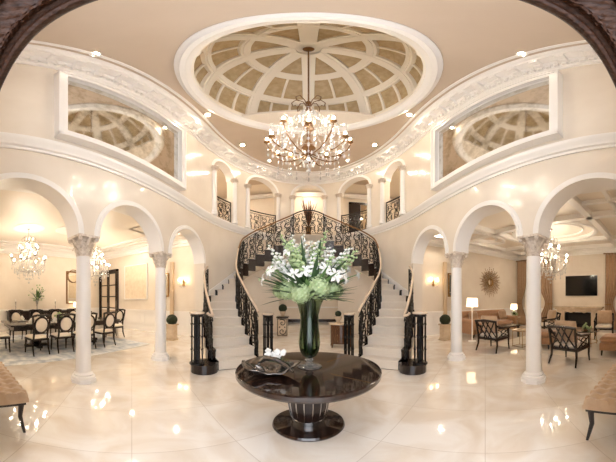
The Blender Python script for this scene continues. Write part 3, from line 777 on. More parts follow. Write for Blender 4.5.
for a, b in UP:                                  # one in each balcony arch soffit zone
    p, nr = wp((a+b)/2); q = p+nr*.9
    downlight(q.x, q.y, HC+.004, 'downlight in the upper hall ceiling behind balcony arch %s' % ['outermost on the dining side', 'next to the middle, dining side', 'in the middle', 'next to the middle, living side', 'outermost on the living side'][j], 'upper hall downlights', m_down3); j += 1
for s in (-1, 1):
    nm = 'dining room' if s < 0 else 'living room'
    for k, (x, y) in enumerate(((4.2, 1.0), (4.2, 4.3), (4.6, 6.9), (8.9, 1.2), (8.9, 5.9), (6.9, 6.9))):  # the last fixture is an addition that lifts the dark side room
        downlight(s*x, y, RH, 'downlight in the %s ceiling, %s' % (nm, ['just inside the nearest arch', 'inside the middle arch', 'near the rear wall and sconce', 'by the outer wall, nearer the front', 'by the outer wall, nearer the back', 'added along the rear wall as fill'][k]), nm+' downlights', m_down2)
for x in (-1.2, 1.2): downlight(x, 12.2, RH-.05, 'downlight in the rear passage ceiling, %s of the two' % ('left' if x < 0 else 'right'), 'rear passage downlights', m_down2)
# ---------------------------------------------------------------- chandeliers
def chandelier(x, y, ztop, zbot, zc, R, n1, n2, label, group=None, scale=1.0, metal=m_bronze, name='crystal_chandelier', top_n=6, fa=(.72, .46), bulb=None):
    bulb = bulb or m_bulb
    """zc = ceiling; body from ztop to zbot; local origin on the ceiling"""
    t = thing(name, label, 'chandelier', (x, y, zc), 0, group)
    a = zc-ztop; b = zc-zbot; hgt = b-a
    bm = B(); lathe(bm, [(.02, -.1*scale), (.04*scale, -.08*scale), (.09*scale, -.03*scale), (.1*scale, 0)], n=20); mk('ceiling_canopy', bm, metal, t, sm=True)
    bm = B(); z = -.08*scale
    tube(bm, [(0, 0, z), (0, 0, -a)], .008*scale, 5)
    while z > -a: ball(bm, (0, 0, z), .018*scale, 1, (1, 1, 1.6)); z -= .055*scale
    mk('suspension_chain', bm, metal, t, sm=True)
    bm = B(); H_ = lambda f: -a-hgt*f
    lathe(bm, [(r*scale, H_(f)) for f, r in ((0, .02), (.03, .05), (.06, .02), (.12, .02), (.16, .06), (.2, .03), (.3, .025), (.4, .07), (.46, .1), (.5, .04), (.6, .03), (.68, .09), (.72, .12), (.76, .05), (.8, .02))][::-1], n=16); mk('central_stem', bm, m_crys if metal is not m_bronze else metal, t, sm=True)
    # curling top scrolls
    for i in range(top_n):
        q = 2*pi*i/top_n; bm = B(); d = Vector((cos(q), sin(q), 0))
        P = [d*(R*r)+Z*H_(f) for r, f in ((.02, .14), (.12, .02), (.28, -.03), (.4, .03), (.38, .09), (.3, .08))]
        Q = [sum((Vector(P[min(len(P)-1, j+o)])*w for o, w in ((0, 1-u), (1, u))), Vector()) for j in range(len(P)-1) for u in (0, .5)]+[P[-1]]
        tube(bm, Q, .009*scale, 5); mk('top_scroll', bm, metal, t, sm=True)
    # arms with cups, candles, bulbs; lower ring n1 at radius R, upper ring n2 at .58R
    for n, rad, f0, f1, off in ((n1, R, fa[0], fa[1], 0), (n2, R*.52, .45, .24, .5)):
        for i in range(n):
            q = 2*pi*(i+off)/n; d = Vector((cos(q), sin(q), 0))
            zz = H_(f1+(.06 if i % 2 and n == n1 else 0)); z0 = H_(f0); rr = rad*(.93 if i % 2 and n == n1 else 1)
            P = [d*(rr*u)+Z*(z0+(zz-.02-z0)*v) for u, v in ((.05, .1), (.25, -.12), (.5, -.12), (.75, .1), (.93, .5), (1.0, .85), (1.0, 1))]
            bm = B(); tube(bm, P, .011*scale, 5); arm = mk('arm', bm, metal, t, sm=True)
            c = d*rr
            bm = B(); lathe(bm, [(.012*scale, zz-.03*scale), (.045*scale, zz-.005), (.055*scale, zz+.012*scale), (.03*scale, zz+.01*scale)], (c.x, c.y, 0), 10); mk('drip_cup', bm, metal, arm, sm=True)
            bm = B(); lathe(bm, [(.014*scale, zz), (.014*scale, zz+.07*scale)], (c.x, c.y, 0), 8); mk('candle_sleeve', bm, m_trim, arm)
            bm = B(); ball(bm, (c.x, c.y, zz+.10*scale), .02*scale, 1, (1, 1, 1.8)); mk('flame_bulb', bm, bulb, arm)
            bm = B()                     # strand of drops under each arm
            L = hgt*(.26 if n == n1 else .2); k = 4; tube(bm, [c*.97+Z*(zz-.02*scale), c*.97+Z*(zz-.06*scale-L*.8)], .003, 3)
            for m in range(k): ball(bm, c*(.97)+Z*(zz-.06*scale-L*m/k), .017*scale*(1+.25*m), 1, (.8, .8, 1.7))
            mk('crystal_strand', bm, m_crys, t); bm = B()
            c2 = d*(rr*.62); zr = z0-.02; tube(bm, [c2+Z*(zr-.03*scale), c2+Z*(zr-.05*scale-L*.5)], .003, 3)
            for m in range(3): ball(bm, c2+Z*(zr-.05*scale-L*.7*m/3), .018*scale*(1+.2*m), 1, (.8, .8, 1.6))
            mk('crystal_strand', bm, m_crys, t)
    armm = metal
    for f, r, c, sz in ((.14, .12, 6, .8), (.22, .2, 8, 1), (.3, .34, 11, .9), (.38, .48, 14, .9), (.46, .62, 16, .9), (.54, .75, 20, .9), (.62, .55, 14, 1), (.68, .82, 18, 1), (.72, .66, 16, 1.1)):
        bm = B(); L = 0
        tube(bm, [(R*r*cos(2*pi*i/c), R*r*sin(2*pi*i/c), H_(f)) for i in range(c)], .004*scale, 4, close=True)
        for i in range(c):
            q = 2*pi*(i+.37*(f*10 % 2))/c
            for m in range(3): ball(bm, (R*r*cos(q), R*r*sin(q), H_(f)-hgt*(.012+.03*m)), .016*scale*sz*(1+.35*m), 1, (.75, .75, 1.5))
        mk('crystal_tier', bm, m_crys, t)
    # draped bead chains and bottom plume of crystals
    for i in range(n1):
        q0, q1 = 2*pi*i/n1, 2*pi*(i+1)/n1; bm = B()
        A = Vector((cos(q0), sin(q0), 0))*R*.95+Z*H_(.5); C = Vector((cos(q1), sin(q1), 0))*R*.95+Z*H_(.5)
        A2 = Vector((cos(q0), sin(q0), 0))*R*.12+Z*H_(.18)
        tube(bm, [A+(C-A)*(m/9)-Z*hgt*.1*sin(pi*m/9) for m in range(10)], .003*scale, 3); tube(bm, [A2+(A-A2)*(m/14)-Z*hgt*.13*sin(pi*m/14) for m in range(15)], .003*scale, 3)
        for m in range(1, 9):
            u = m/9; ball(bm, A+(C-A)*u-Z*hgt*.1*sin(pi*u), .013*scale, 1)
        for m in range(1, 14):
            u = m/14; ball(bm, A2+(A-A2)*u-Z*hgt*.13*sin(pi*u), .014*scale, 1, (1, 1, 1.3))
        mk('bead_garland', bm, m_crys, t)
    bm = B()
    for ring, (r, f, c) in enumerate(((.34, .74, 12), (.24, .82, 10), (.14, .9, 7), (.03, .97, 1))):
        if c > 1: tube(bm, [(R*r*cos(2*pi*i/c), R*r*sin(2*pi*i/c), H_(f)) for i in range(c)], .004*scale, 3, close=True)
        tube(bm, [(0, 0, H_(f)), (R*r, 0, H_(f))], .003*scale, 3)
        for i in range(c):
            q = 2*pi*i/c; ball(bm, (R*r*cos(q), R*r*sin(q), H_(f)), .028*scale, 1, (.7, .7, 1.9))
    tube(bm, [(0, 0, H_(.72)), (0, 0, H_(.98))], .006*scale, 4); ball(bm, (0, 0, H_(.98)), .045*scale, 1)
    mk('crystal_finial', bm, m_crys, t)
    return t
chandelier(0, 4.27, 6.62, 4.15, HC+DA*.955, .80, 12, 0, 'large crystal chandelier hanging from the centre of the dome over the hall', scale=1.15, fa=(.80, .62), top_n=8)
ch = chandelier(-7.35, 2.5, 3.62, 2.0, RH, .62, 8, 6, 'silver crystal chandelier over the dining table, nearer to the front', 'dining room chandeliers', scale=.85, metal=m_silver, bulb=m_bulb2)
dup(ch, (-7.6, 5.45, RH), label='silver crystal chandelier over the far end of the dining table, partly behind the column')
dup(ch, (6.95, 3.75, RH), label='silver crystal chandelier under the oval ceiling recess of the living room', group='living room chandelier')
for (x, y) in ((-7.35, 2.5), (-7.0, 3.95)):
    bm = B(); lathe(bm, [(.52, -.01), (.55, -.03), (.5, -.05), (.4, -.03), (.16, -.03), (.1, -.05)][::-1], (x, y, RH+.01), 36); o = mk('ceiling_medallion', bm, m_trim, sm=True)
    tag(o, 'round white ceiling medallion in the dining room, %s' % ('with the nearer chandelier hanging from it' if y < 3 else 'plain, farther back'), 'ceiling medallion', 'dining room ceiling medallions')
# ---------------------------------------------------------------- centre table
TX, TY, TH = 0, 2.39, .735
t = thing('round_pedestal_table', 'large round glossy espresso table on a drum pedestal in the middle of the hall', 'table', (TX, TY, 0))
bm = B(); lathe(bm, [(.70, TH-.075), (.752, TH-.07), (.765, TH-.05), (.765, TH-.012), (.755, TH), (0, TH)], n=96); mk('table_top', bm, m_table, t, sm=True, ang=30)
bm = B(); lathe(bm, [(.375, 0), (.385, .02), (.375, .045), (.2, .06), (.1, .06)], n=64); mk('base_plate', bm, m_table, t, sm=True, ang=30)
bm = B(); lathe(bm, [(.16, .1), (.185, .15), (.215, .32), (.235, .62), (.235, TH-.075)], n=48); mk('drum', bm, m_dark, t, sm=True)
bm = B(); lathe(bm, [(.165, .06), (.17, .06), (.175, .12), (.17, .125)], n=40); mk('drum_ring', bm, m_silver, t, sm=True)
for i in range(16):
    q = 2*pi*(i+.5)/16; bm = B(); tube(bm, [(r*cos(q), r*sin(q), z) for r, z in ((.172, .12), (.19, .16), (.218, .32), (.237, .62), (.237, TH-.076))], .006, 5); mk('metal_fillet', bm, m_silver, t)
# brass inlay lines in the top
for i in range(4):
    q = pi/4+i*pi/2; bm = B()
    a = Vector((.3*cos(q), .3*sin(q), 0)); b = Vector((.745*cos(q), .745*sin(q), 0)); s = Vector((-sin(q), cos(q), 0))*.006
    v = [bm.verts.new(p+Z*zz) for zz in (TH-.001, TH+.0008) for p in (a-s, b-s, b+s, a+s)]
    bm.faces.new(v[4:]); 
    for k in range(4): bm.faces.new((v[k], v[(k+1) % 4], v[4+(k+1) % 4], v[4+k]))
    mk('inlay_line', bm, m_brass, t)
# vase
VX, VY = 0.01, 2.44
t = thing('glass_vase', 'tall footed dark green glass vase standing on the round table', 'vase', (VX, VY, TH))
m_vase = M('green_smoked_glass', srgb(176, 196, 168), .03, trans=1.0, ior=1.35)
bm = B(); lathe(bm, [(.001, .10), (.03, .10), (.075, .13), (.105, .19), (.118, .27), (.112, .36), (.1, .46), (.1, .58), (.125, .68), (.16, .755), (.154, .755), (.12, .68), (.094, .58), (.094, .46), (.108, .36), (.111, .27), (.098, .2), (.07, .145), (.03, .118), (.001, .115)], n=40, capb=False, capt=False); mk('vase_body', bm, m_vase, t, sm=True)
bm = B(); lathe(bm, [(.13, 0), (.135, .008), (.12, .016), (.05, .03), (.028, .05), (.036, .07), (.05, .08), (.03, .09), (.03, .1), (0, .1)], n=36); mk('vase_foot', bm, M('clear_foot_glass', srgb(225, 222, 214), .03, trans=.85, ior=1.45), t, sm=True)
# flower arrangement
random.seed(7)
fa = thing('flower_arrangement', 'big arrangement of white lilies, pale hydrangeas and green spikes in the tall vase', 'flowers', (VX, VY, TH+.13))
TOPZ = TH+.76
def W(p): return Vector(p)
for i in range(18):                               # stems in the vase
    a = i*2.4; r0, r1 = .07*random.random(), .085*sqrt(random.random())
    bm = B(); tube(bm, [(VX+r0*cos(a), VY+r0*sin(a), TH+.15), (VX+r1*cos(a+1), VY+r1*sin(a+1), TH+.45), (VX+r1*1.1*cos(a+1.5), VY+r1*1.1*sin(a+1.5), TH+.8)], .006, 5); mk('stem', bm, m_leaf, fa, True)
for i in range(9):
    a = i*2*pi/9; bm = B(); 
    grid(bm, lambda u, v: Vector((VX+(.085+.008*cos(v*pi))*cos(a+(u-.5)*.5*sin(pi*(.1+.8*v))), VY+.085*sin(a+(u-.5)*.5*sin(pi*(.1+.8*v))), TH+.2+.5*v)), 3, 8); mk('vase_leaf', bm, m_leafd, fa, True)
C0 = Vector((VX, VY, TOPZ))
def hydr(c, r):
    bm = B(); ball(bm, c, r*.86, 2)
    for i in range(130):
        z = 1-2*(i+.5)/130; q = i*2.39996; d = Vector((sqrt(1-z*z)*cos(q), sqrt(1-z*z)*sin(q), z))
        u = d.cross(Vector((.3, .2, 1))).normalized(); v = d.cross(u); p = c+d*r*(.93+.1*random.random()); w = r*.17
        rot = random.random()*2; u2 = u*cos(rot)+v*sin(rot); v2 = v*cos(rot)-u*sin(rot)
        bm.faces.new([bm.verts.new(p+x) for x in (u2*w+d*.006, v2*w, -u2*w+d*.006, -v2*w)])
    mk('hydrangea_head', bm, m_hyd, fa, True)
for (x, y, z, r) in ((-.2, -.1, .06, .095), (-.08, -.2, .03, .1), (.08, -.19, .08, .11), (.2, -.09, .05, .09), (-.28, .02, .06, .085), (.26, .06, .06, .08), (-.1, .17, .04, .08), (.06, .18, .05, .08)): hydr(C0+Vector((x, y, z)), r)
def petalstar(bm, c, d, r, n=6, w=.3, curl=.4):
    d = d.normalized(); u = d.cross(Vector((.2, .1, 1))).normalized(); v = d.cross(u)
    for i in range(n):
        q = 2*pi*i/n; e = u*cos(q)+v*sin(q); s = d.cross(e)
        K = [(0, .05, 0), (.35, w*.8, .22), (.7, w, .25), (1, .03, .25-curl*.5)]
        L = [bm.verts.new(c+e*r*a-s*r*b*.5+d*r*h) for a, b, h in K]; R = [bm.verts.new(c+e*r*a+s*r*b*.5+d*r*h) for a, b, h in K]
        for j in range(3): bm.faces.new((L[j], R[j], R[j+1], L[j+1]))
for i in range(30):                               # lilies over the front and sides
    a = -pi/2+(i-14.5)*.21+random.uniform(-.1, .1); e = random.uniform(-.0, .55)
    rr = .27+.17*random.random()
    d = Vector((cos(a)*cos(e), sin(a)*cos(e), sin(e)+.1)); c = C0+Vector((cos(a)*rr*1.15, sin(a)*rr*.8, .12+.5*e+.12*random.random()))
    bm = B(); petalstar(bm, c, d, random.uniform(.055, .08), 6, .5); o = mk('lily', bm, m_lily, fa, True)
    bm = B()
    for k in range(5): ball(bm, c+d.normalized()*.035+Vector((random.uniform(-.01, .01),)*3), .006, 1)
    mk('stamen', bm, m_hyd, o, off=fa.location)
    bm = B(); tube(bm, [C0+Vector((0, 0, -.03)), C0+(c-C0)*.5+Z*.02, c], .005, 4); mk('stem', bm, m_leaf, fa, True)
def blade(bm, p0, d, L, w, droop=.3):
    d = d.normalized(); s = d.cross(Z); s = s.normalized() if s.length > .05 else Vector((1, 0, 0))
    K = [(0, .3), (.25, 1), (.5, 1), (.75, .7), (1, .02)]
    P = [p0+d*L*k-Z*droop*L*k*k for k, _ in K]
    A = [bm.verts.new(p-s*w*b) for p, (_, b) in zip(P, K)]; C = [bm.verts.new(p+s*w*b) for p, (_, b) in zip(P, K)]; Mv = [bm.verts.new(p-Z*w*.3*b) for p, (_, b) in zip(P, K)]
    for j in range(4): bm.faces.new((A[j], Mv[j], Mv[j+1], A[j+1])); bm.faces.new((Mv[j], C[j], C[j+1], Mv[j+1]))
for i in range(46):                               # upright flower spikes in a fan
    a = random.uniform(0, 2*pi); f = (i % 10)/9.0; lean = random.uniform(.05, 1.3)
    d = Vector((cos(a)*lean, sin(a)*lean*.7, 1.0)).normalized(); L = random.uniform(.58, .80)*(1-.14*lean)
    bm = B(); tube(bm, [C0, C0+d*L*.5, C0+d*L], [.006, .005, .003], 4)
    bm2 = B()
    for k in range(16):
        u = .5+.5*k/16; q = k*2.4; rr = .028*(1.05-u)*2+.006
        s = d.cross(Vector((cos(q), sin(q), .2))).normalized()
        ball(bm2, C0+d*L*u+s*rr, .022*(1.25-u)*1.5+.005, 1, (1, 1, .8))
    o = mk('flower_spike', bm2, m_hyd if i % 2 else m_lily, fa, True); mk('stem', bm, m_leaf, o, off=fa.location)
for i in range(125):
    a = random.uniform(0, 2*pi); el = random.uniform(-.02, 1.25)
    d = Vector((cos(a)*cos(el), sin(a)*cos(el)*.75, sin(el))); L = random.uniform(.36, .60)*(.82+.32*sin(el))
    bm = B(); blade(bm, C0+Vector((cos(a)*.05, sin(a)*.05, -.01)), d, L, random.uniform(.018, .034), random.uniform(.0, .2)); mk('leaf', bm, m_leafd if i % 3 else m_leaf, fa, True)
fa.scale = (1.1, 1.08, 1.04)
# silver dish with orchids
t = thing('sculptural_dish', 'irregular glossy silver sculptural dish on the left of the round table', 'dish', (-.34, 2.13, TH))
def dish(u, v):
    a = 2*pi*u; r = .06+.13*v; wob = 1+.22*sin(2*a+.6)+.1*sin(5*a)
    return Vector((-.34+r*1.3*wob*cos(a)-.03, 2.13+r*.85*wob*sin(a), TH+.010+.085*v**1.4*(1+.5*sin(a*2+1))+.008*sin(9*a)*v))
m_dish = M('smoked_silver_glass', srgb(168, 162, 156), .12, metal=.9, c2=srgb(70, 62, 58), scale=14)
bm = B(); V = grid(bm, dish, 48, 8); bm.faces.new([V[i][0] for i in range(48)]); bmesh.ops.remove_doubles(bm, verts=bm.verts, dist=1e-4)
o = mk('bowl', bm, m_dish, t, True, sm=True); md = o.modifiers.new('s', 'SOLIDIFY'); md.thickness = .008; md.offset = 1
bm = B(); tube(bm, [(-.5, 2.2, TH+.1), (-.42, 2.17, TH+.16), (-.3, 2.16, TH+.15), (-.2, 2.12, TH+.1), (-.14, 2.06, TH+.06)], [.02, .03, .022, .03, .012], 8); mk('handle', bm, m_dish, t, True, sm=True)
t = thing('orchid_spray', 'white orchid blooms with dark leaves lying in the silver dish', 'flowers', (-.32, 2.2, TH+.09))
for i in range(9):
    c = Vector((-.40+.02*i+random.uniform(-.04, .04), 2.24+random.uniform(-.05, .06), TH+.15+random.uniform(0, .07)))
    bm = B(); petalstar(bm, c, Vector((random.uniform(-.6, .6), -1, random.uniform(.2, .9))), .036, 5, .8, .1); ball(bm, c+Vector((0, -.008, .006)), .009, 1); mk('orchid_bloom', bm, m_lily, t, True)
for i in range(8):
    bm = B(); a = random.uniform(0, 6.28); blade(bm, Vector((-.3, 2.2, TH+.1)), Vector((cos(a), sin(a)*.5, .5)), .15, .016, .4); mk('leaf', bm, m_leafd, t, True)
# dried plume in an urn behind the landing rail
t = thing('dried_plume', 'tall brown dried plume grasses standing behind the landing railing', 'dried plant', (0, 9.1, LZ+.01))
bm = B(); lathe(bm, [(.1, 0), (.14, .05), (.1, .3), (.14, .5), (.11, .55)], n=18); mk('urn', bm, m_bronze, t, sm=True)
for i in range(26):
    a = i*2.4; l = .05+.24*random.random(); bm = B(); 
    tube(bm, [(0, 0, .5), (l*.45*cos(a), l*.3*sin(a), .95), (l*1.3*cos(a), l*.7*sin(a), 1.5+.35*random.random())], [.008, .022, .006], 4); mk('plume', bm, m_plume, t)
# ---------------------------------------------------------------- rugs
def rug(nm, lab, x0, x1, y0, y1, m):
    bm = B(); box(bm, x0, x1, y0, y1, .001, .014, .004); o = mk(nm, bm, m); tag(o, lab, 'rug'); return o
rug('dining_rug', 'large grey patterned rug under the dining table', -8.6, -4.68, .3, 5.5, m_rugd)
rug('living_rug', 'beige rug under the living room armchairs', 5.2, 9.3, .5, 5.0, m_rugl)
RZ = .0225
# ---------------------------------------------------------------- dining table and chairs
t = thing('dining_table', 'long dark wood dining table in the left room', 'table', (-6.4, 3.4, RZ))
bm = B(); box(bm, -.68, .68, -1.95, 1.75, .70, .75, .012); mk('table_top', bm, m_dark, t, sm=True)
bm = B(); box(bm, -.6, .6, -1.85, 1.65, .6, .70); mk('apron', bm, m_dark, t)
for y in (-1.0, .9):
    bm = B(); lathe(bm, [(.1, .07), (.14, .12), (.09, .2), (.13, .35), (.07, .5), (.16, .6)], (0, y, 0), 16); box(bm, -.4, .4, y-.07, y+.07, 0, .08, .01); box(bm, -.07, .07, y-.35, y+.35, 0, .08, .01); mk('pedestal', bm, m_dark, t, sm=True)
def dining_chair(label, group):
    t = thing('dining_chair', label, 'chair', (0, 0, 0), 0, group)      # faces +y
    bm = B(); box(bm, -.25, .25, -.22, .24, .38, .43, .01); mk('seat_rail', bm, m_dark, t)
    bm = B(); cushion(bm, 0, .01, .455, .5, .47, .1, 10, .4); mk('seat_cushion', bm, m_cream, t, sm=True)
    for sx in (-1, 1):
        bm = B(); tube(bm, [(sx*.22, .21, .4), (sx*.225, .215, .2), (sx*.23, .23, 0)], [.03, .026, .02], 6); mk('leg', bm, m_dark, t)
        bm = B(); tube(bm, [(sx*.22, -.2, .42), (sx*.22, -.22, .2), (sx*.225, -.29, 0)], [.03, .026, .019], 6); mk('leg', bm, m_dark, t)
    bm = B()
    Y = lambda z: -.21-.13*(z-.42)
    for sx in (-1, 1): tube(bm, [(sx*.2, Y(.42), .42), (sx*.19, Y(.6), .6), (sx*.235, Y(.85), .85), (sx*.25, Y(1.03), 1.03)], .03, 6)
    tube(bm, [(-.26, Y(1.03), 1.02), (-.13, Y(1.03)-.012, 1.045), (0, Y(1.03)-.02, 1.035), (.13, Y(1.03)-.012, 1.045), (.26, Y(1.03), 1.02)], .032, 6)
    ov = [(.185*cos(a), Y(.8+.19*sin(a)), .79+.2*sin(a)) for a in [2*pi*i/24 for i in range(24)]]
    tube(bm, ov, .03, 6, close=True); tube(bm, [(-.2, Y(.58), .57), (.2, Y(.58), .57)], .018, 6); mk('back_frame', bm, m_dark, t, sm=True)
    bm = B()
    for s in (-1, 1):
        c = bm.verts.new((0, Y(.79)+s*.035, .79)); rg = [[bm.verts.new((k*.175*cos(a), Y(.79+k*.19*sin(a))+s*h, .79+k*.19*sin(a))) for a in [2*pi*i/24 for i in range(24)]] for k, h in ((.6, .032), (1, .01))]
        for i in range(24):
            bm.faces.new((c, rg[0][i], rg[0][(i+1) % 24])); bm.faces.new((rg[0][i], rg[1][i], rg[1][(i+1) % 24], rg[0][(i+1) % 24]))
    mk('oval_back_pad', bm, m_cream, t, sm=True)
    return t
G1 = 'dining chairs'
dc = dining_chair('dark dining chair with oval cream back, near side of the table, closest to the entrance', G1); dc.location = (-5.52, 2.1, RZ); dc.rotation_euler[2] = pi/2+.1
for x, y, rz, lab in ((-5.52, 2.84, pi/2-.05, 'dark dining chair with oval cream back, near side of table, left of the white column'),
    (-5.52, 3.56, pi/2, 'dark dining chair on the near side of the table, hidden mostly behind the white column'),
    (-5.5, 4.28, pi/2+.08, 'dark dining chair with oval cream back, near side of table, right of the white column'),
    (-7.3, 2.1, -pi/2, 'dark dining chair on the far side of the table, nearest the front'),
    (-7.3, 2.86, -pi/2, 'dark dining chair on the far side of the table, second from the front'),
    (-7.3, 3.62, -pi/2, 'dark dining chair on the far side of the table, third from the front'),
    (-7.3, 4.38, -pi/2, 'dark dining chair on the far side of the table, farthest from the front'),
    (-6.35, 5.45, pi, 'dark dining chair at the far head of the dining table, near the dark doors'),
    (-6.05, 1.22, 0, 'dark dining chair at the near head of the dining table, seat at the photo edge')):
    dup(dc, (x, y, RZ), rz, lab, G1)
# place settings
bw = None; TZ = RZ+.75
for k, (x, y) in enumerate([(-5.95, y) for y in (2.1, 2.84, 3.56, 4.28)]+[(-6.85, y) for y in (2.1, 2.86, 3.62, 4.38)]):
    lab = 'white folded napkin and bowl on the dining table, %s side, %s' % ('near' if k < 4 else 'far', ('place nearest the front', 'second place', 'third place', 'last place')[k % 4])
    if bw is None:
        bw = thing('place_setting', lab, 'tableware', (x, y, TZ), 0, 'place settings')
        bm = B(); lathe(bm, [(.08, 0), (.15, .012), (.155, .018), (.09, .012), (0, .01)][::1], n=20); mk('plate', bm, m_lily, bw, sm=True)
        bm = B(); lathe(bm, [(.04, .012), (.075, .04), (.09, .085), (.085, .085), (.03, .03), (0, .028)], n=20); mk('bowl', bm, m_lily, bw, sm=True)
        bm = B(); lathe(bm, [(.05, .05), (.07, .1), (.03, .15), (.005, .17)], n=7); mk('napkin', bm, m_lily, bw)
    else: dup(bw, (x, y, TZ), label=lab)
def bouquet(name, lab, x, y, z, R, H_, seed, low=False, vmat=m_silver):
    random.seed(seed); t = thing(name, lab, 'flowers', (x, y, z))
    vh = H_*(.18 if low else .36)
    bm = B(); lathe(bm, [(.06, 0), (.04, .02), (.025 if not low else .07, vh*.3), (.06+R*.05, vh*.8), (.075+R*.1, vh)], n=18); mk('vase', bm, vmat, t, sm=True)
    for i in range(34):
        a = random.uniform(0, 6.28); el = random.uniform(0, 1.3); d = Vector((cos(a)*cos(el), sin(a)*cos(el), sin(el))); bm = B()
        L = (H_-vh)*random.uniform(.6, 1)*(sin(el)+R/(H_-vh)*cos(el)) if not low else R*random.uniform(.5, 1)
        blade(bm, Vector((0, 0, vh*.9)), d, L, .03, .25); mk('leaf', bm, m_leaf if i % 2 else m_leafd, t)
        if i % 2:
            bm = B(); ball(bm, Vector((0, 0, vh*.9))+d*L*.9, .04, 1); mk('bloom', bm, m_hyd, t)
    return t
bouquet('table_centrepiece', 'low green leafy centrepiece on the dining table', -6.4, 3.2, TZ, .26, .3, 3, True)
# sideboard against the outer wall
t = thing('sideboard', 'long dark sideboard against the outer wall behind the dining table', 'sideboard', (-9.98, 4.0, 0))
bm = B(); box(bm, -.25, .25, -1.6, 1.6, .12, .86, .01); mk('body', bm, m_dark, t)
bm = B(); box(bm, -.28, .29, -1.66, 1.66, .86, .91, .01); mk('top', bm, m_dark, t)
for k in range(4):
    y = -1.56+k*.79; bm = B(); box(bm, .25, .27, y, y+.75, .16, .82, .005); d = mk('door', bm, m_dark, t)
    bm = B(); ball(bm, (.285, y+(.7 if k % 2 == 0 else .05), .5), .018, 1); mk('knob', bm, m_silver, d)
for sx in (-.2, .2):
    for sy in (-1.5, 1.5): bm = B(); box(bm, sx-.03, sx+.03, sy-.03, sy+.03, 0, .12); mk('foot', bm, m_dark, t)
bouquet('sideboard_bouquet', 'tall vase of pale green flowers on the sideboard under the dining chandelier', -9.84, 3.75, .91, .27, 1.5, 5)
def candlestick(x, y, z, lab, h=.42):
    t = thing('candlestick', lab, 'candlestick', (x, y, z), 0, 'silver candlesticks')
    bm = B(); lathe(bm, [(.06, 0), (.05, .02), (.012, .04), (.02, h*.5), (.01, h*.6), (.035, h)], n=12); mk('stem', bm, m_silver, t, sm=True)
    bm = B(); lathe(bm, [(.015, h), (.014, h+.12)], n=8); mk('candle', bm, m_trim, t); return t
for y, w in ((2.75, 'nearer the front'), (4.75, 'nearer the rear wall')): candlestick(-9.95, y, .91, 'silver candlestick on the sideboard, the one %s' % w)
# framed mirror, ring ornament and console with lamps
t = thing('tall_mirror', 'tall dark framed mirror on the outer wall of the dining room', 'mirror', (-10.26, 5.95, 1.2))
bm = B(); box(bm, -.035, -.015, -.4, .4, .05, 1.65); mk('glass', bm, m_clearmirror, t)
bm = B(); [box(bm, -.035, .03, *q) for q in ((-.42, .42, 0, .06), (-.42, .42, 1.64, 1.7), (-.42, -.36, .06, 1.64), (.36, .42, .06, 1.64))]; mk('frame', bm, m_bronze, t)
ow = B(); tube(ow, [(.035, .33*cos(a), 1.45+.33*sin(a)) for a in [2*pi*i/28 for i in range(28)]], .02, 6, close=True); mk('ring_ornament', ow, m_bronze, t, sm=True)
t = thing('console_table', 'small dark console table below the tall mirror', 'table', (-10.02, 6.3, 0))
bm = B(); box(bm, -.2, .2, -.55, .55, .76, .8, .005); mk('top', bm, m_dark, t)
for sx in (-.17, .17):
    for sy in (-.5, .5): bm = B(); box(bm, sx-.02, sx+.02, sy-.02, sy+.02, 0, .76); mk('leg', bm, m_dark, t)
def lamp(x, y, z, h, r, lab, group=None, name='table_lamp', base=m_trim):
    t = thing(name, lab, 'lamp', (x, y, z), 0, group)
    bm = B(); lathe(bm, [(min(.14, r*.9), 0), (min(.14, r*.9), .02), (.02, .035)], n=18); mk('base', bm, base, t, sm=True, ang=30)
    bm = B(); hh = h-(.26 if h < 1 else .3)
    if h < 1: lathe(bm, [(.02, .03), (.06, .1), (.075, .18), (.04, hh*.85), (.012, hh)], n=16)
    else: tube(bm, [(0, 0, .03), (0, 0, hh)], .022, 10)
    mk('pole', bm, base, t, sm=True)
    bm = B(); lathe(bm, [(r, hh), (r*.88, h)], n=28, capb=False, capt=False); o = mk('lamp_shade', bm, m_shade, t, sm=True); md = o.modifiers.new('s', 'SOLIDIFY'); md.thickness = .004
    return t
lamp(-10.02, 5.95, .8, .5, .12, 'small lit table lamp on the dining room console, left one', 'console lamps')
lamp(-10.02, 6.65, .8, .5, .12, 'small lit table lamp on the dining room console, right one', 'console lamps')
# dark glazed doors on the rear wall of the dining room
t = thing('glazed_double_door', 'pair of tall dark framed glazed doors on the rear wall of the dining room', 'door', (-9.42, RYB-.05, 0))
bm = B(); [box(bm, *q) for q in ((-.78, -.68, -.06, .045, 0, 3.0), (.68, .78, -.06, .045, 0, 3.0), (-.78, .78, -.06, .045, 2.9, 3.0))]; mk('door_frame', bm, m_dark, t)
for s in (-1, 1):
    x0, x1 = (-.68, -.005) if s < 0 else (.005, .68); bm = B()
    for q in ((x0, x0+.1), (x1-.1, x1)): box(bm, *q, -.03, .02, .0, 2.9)
    for z0, z1 in ((0, .35), (.95, 1.0), (1.55, 1.6), (2.15, 2.2), (2.78, 2.9)): box(bm, x0+.1, x1-.1, -.03, .02, z0, z1)
    d = mk('door_leaf', bm, m_dark, t)
    bm = B(); box(bm, x0+.1, x1-.1, -.006, -.001, .35, 2.78); mk('glass_pane', bm, M('frosted_door_glass', srgb(196, 180, 160), .15), d)
    bm = B(); box(bm, -s*0+(.03 if s > 0 else -.05), (.05 if s > 0 else -.03), -.07, -.03, .95, 1.25); mk('door_handle', bm, m_silver, d)
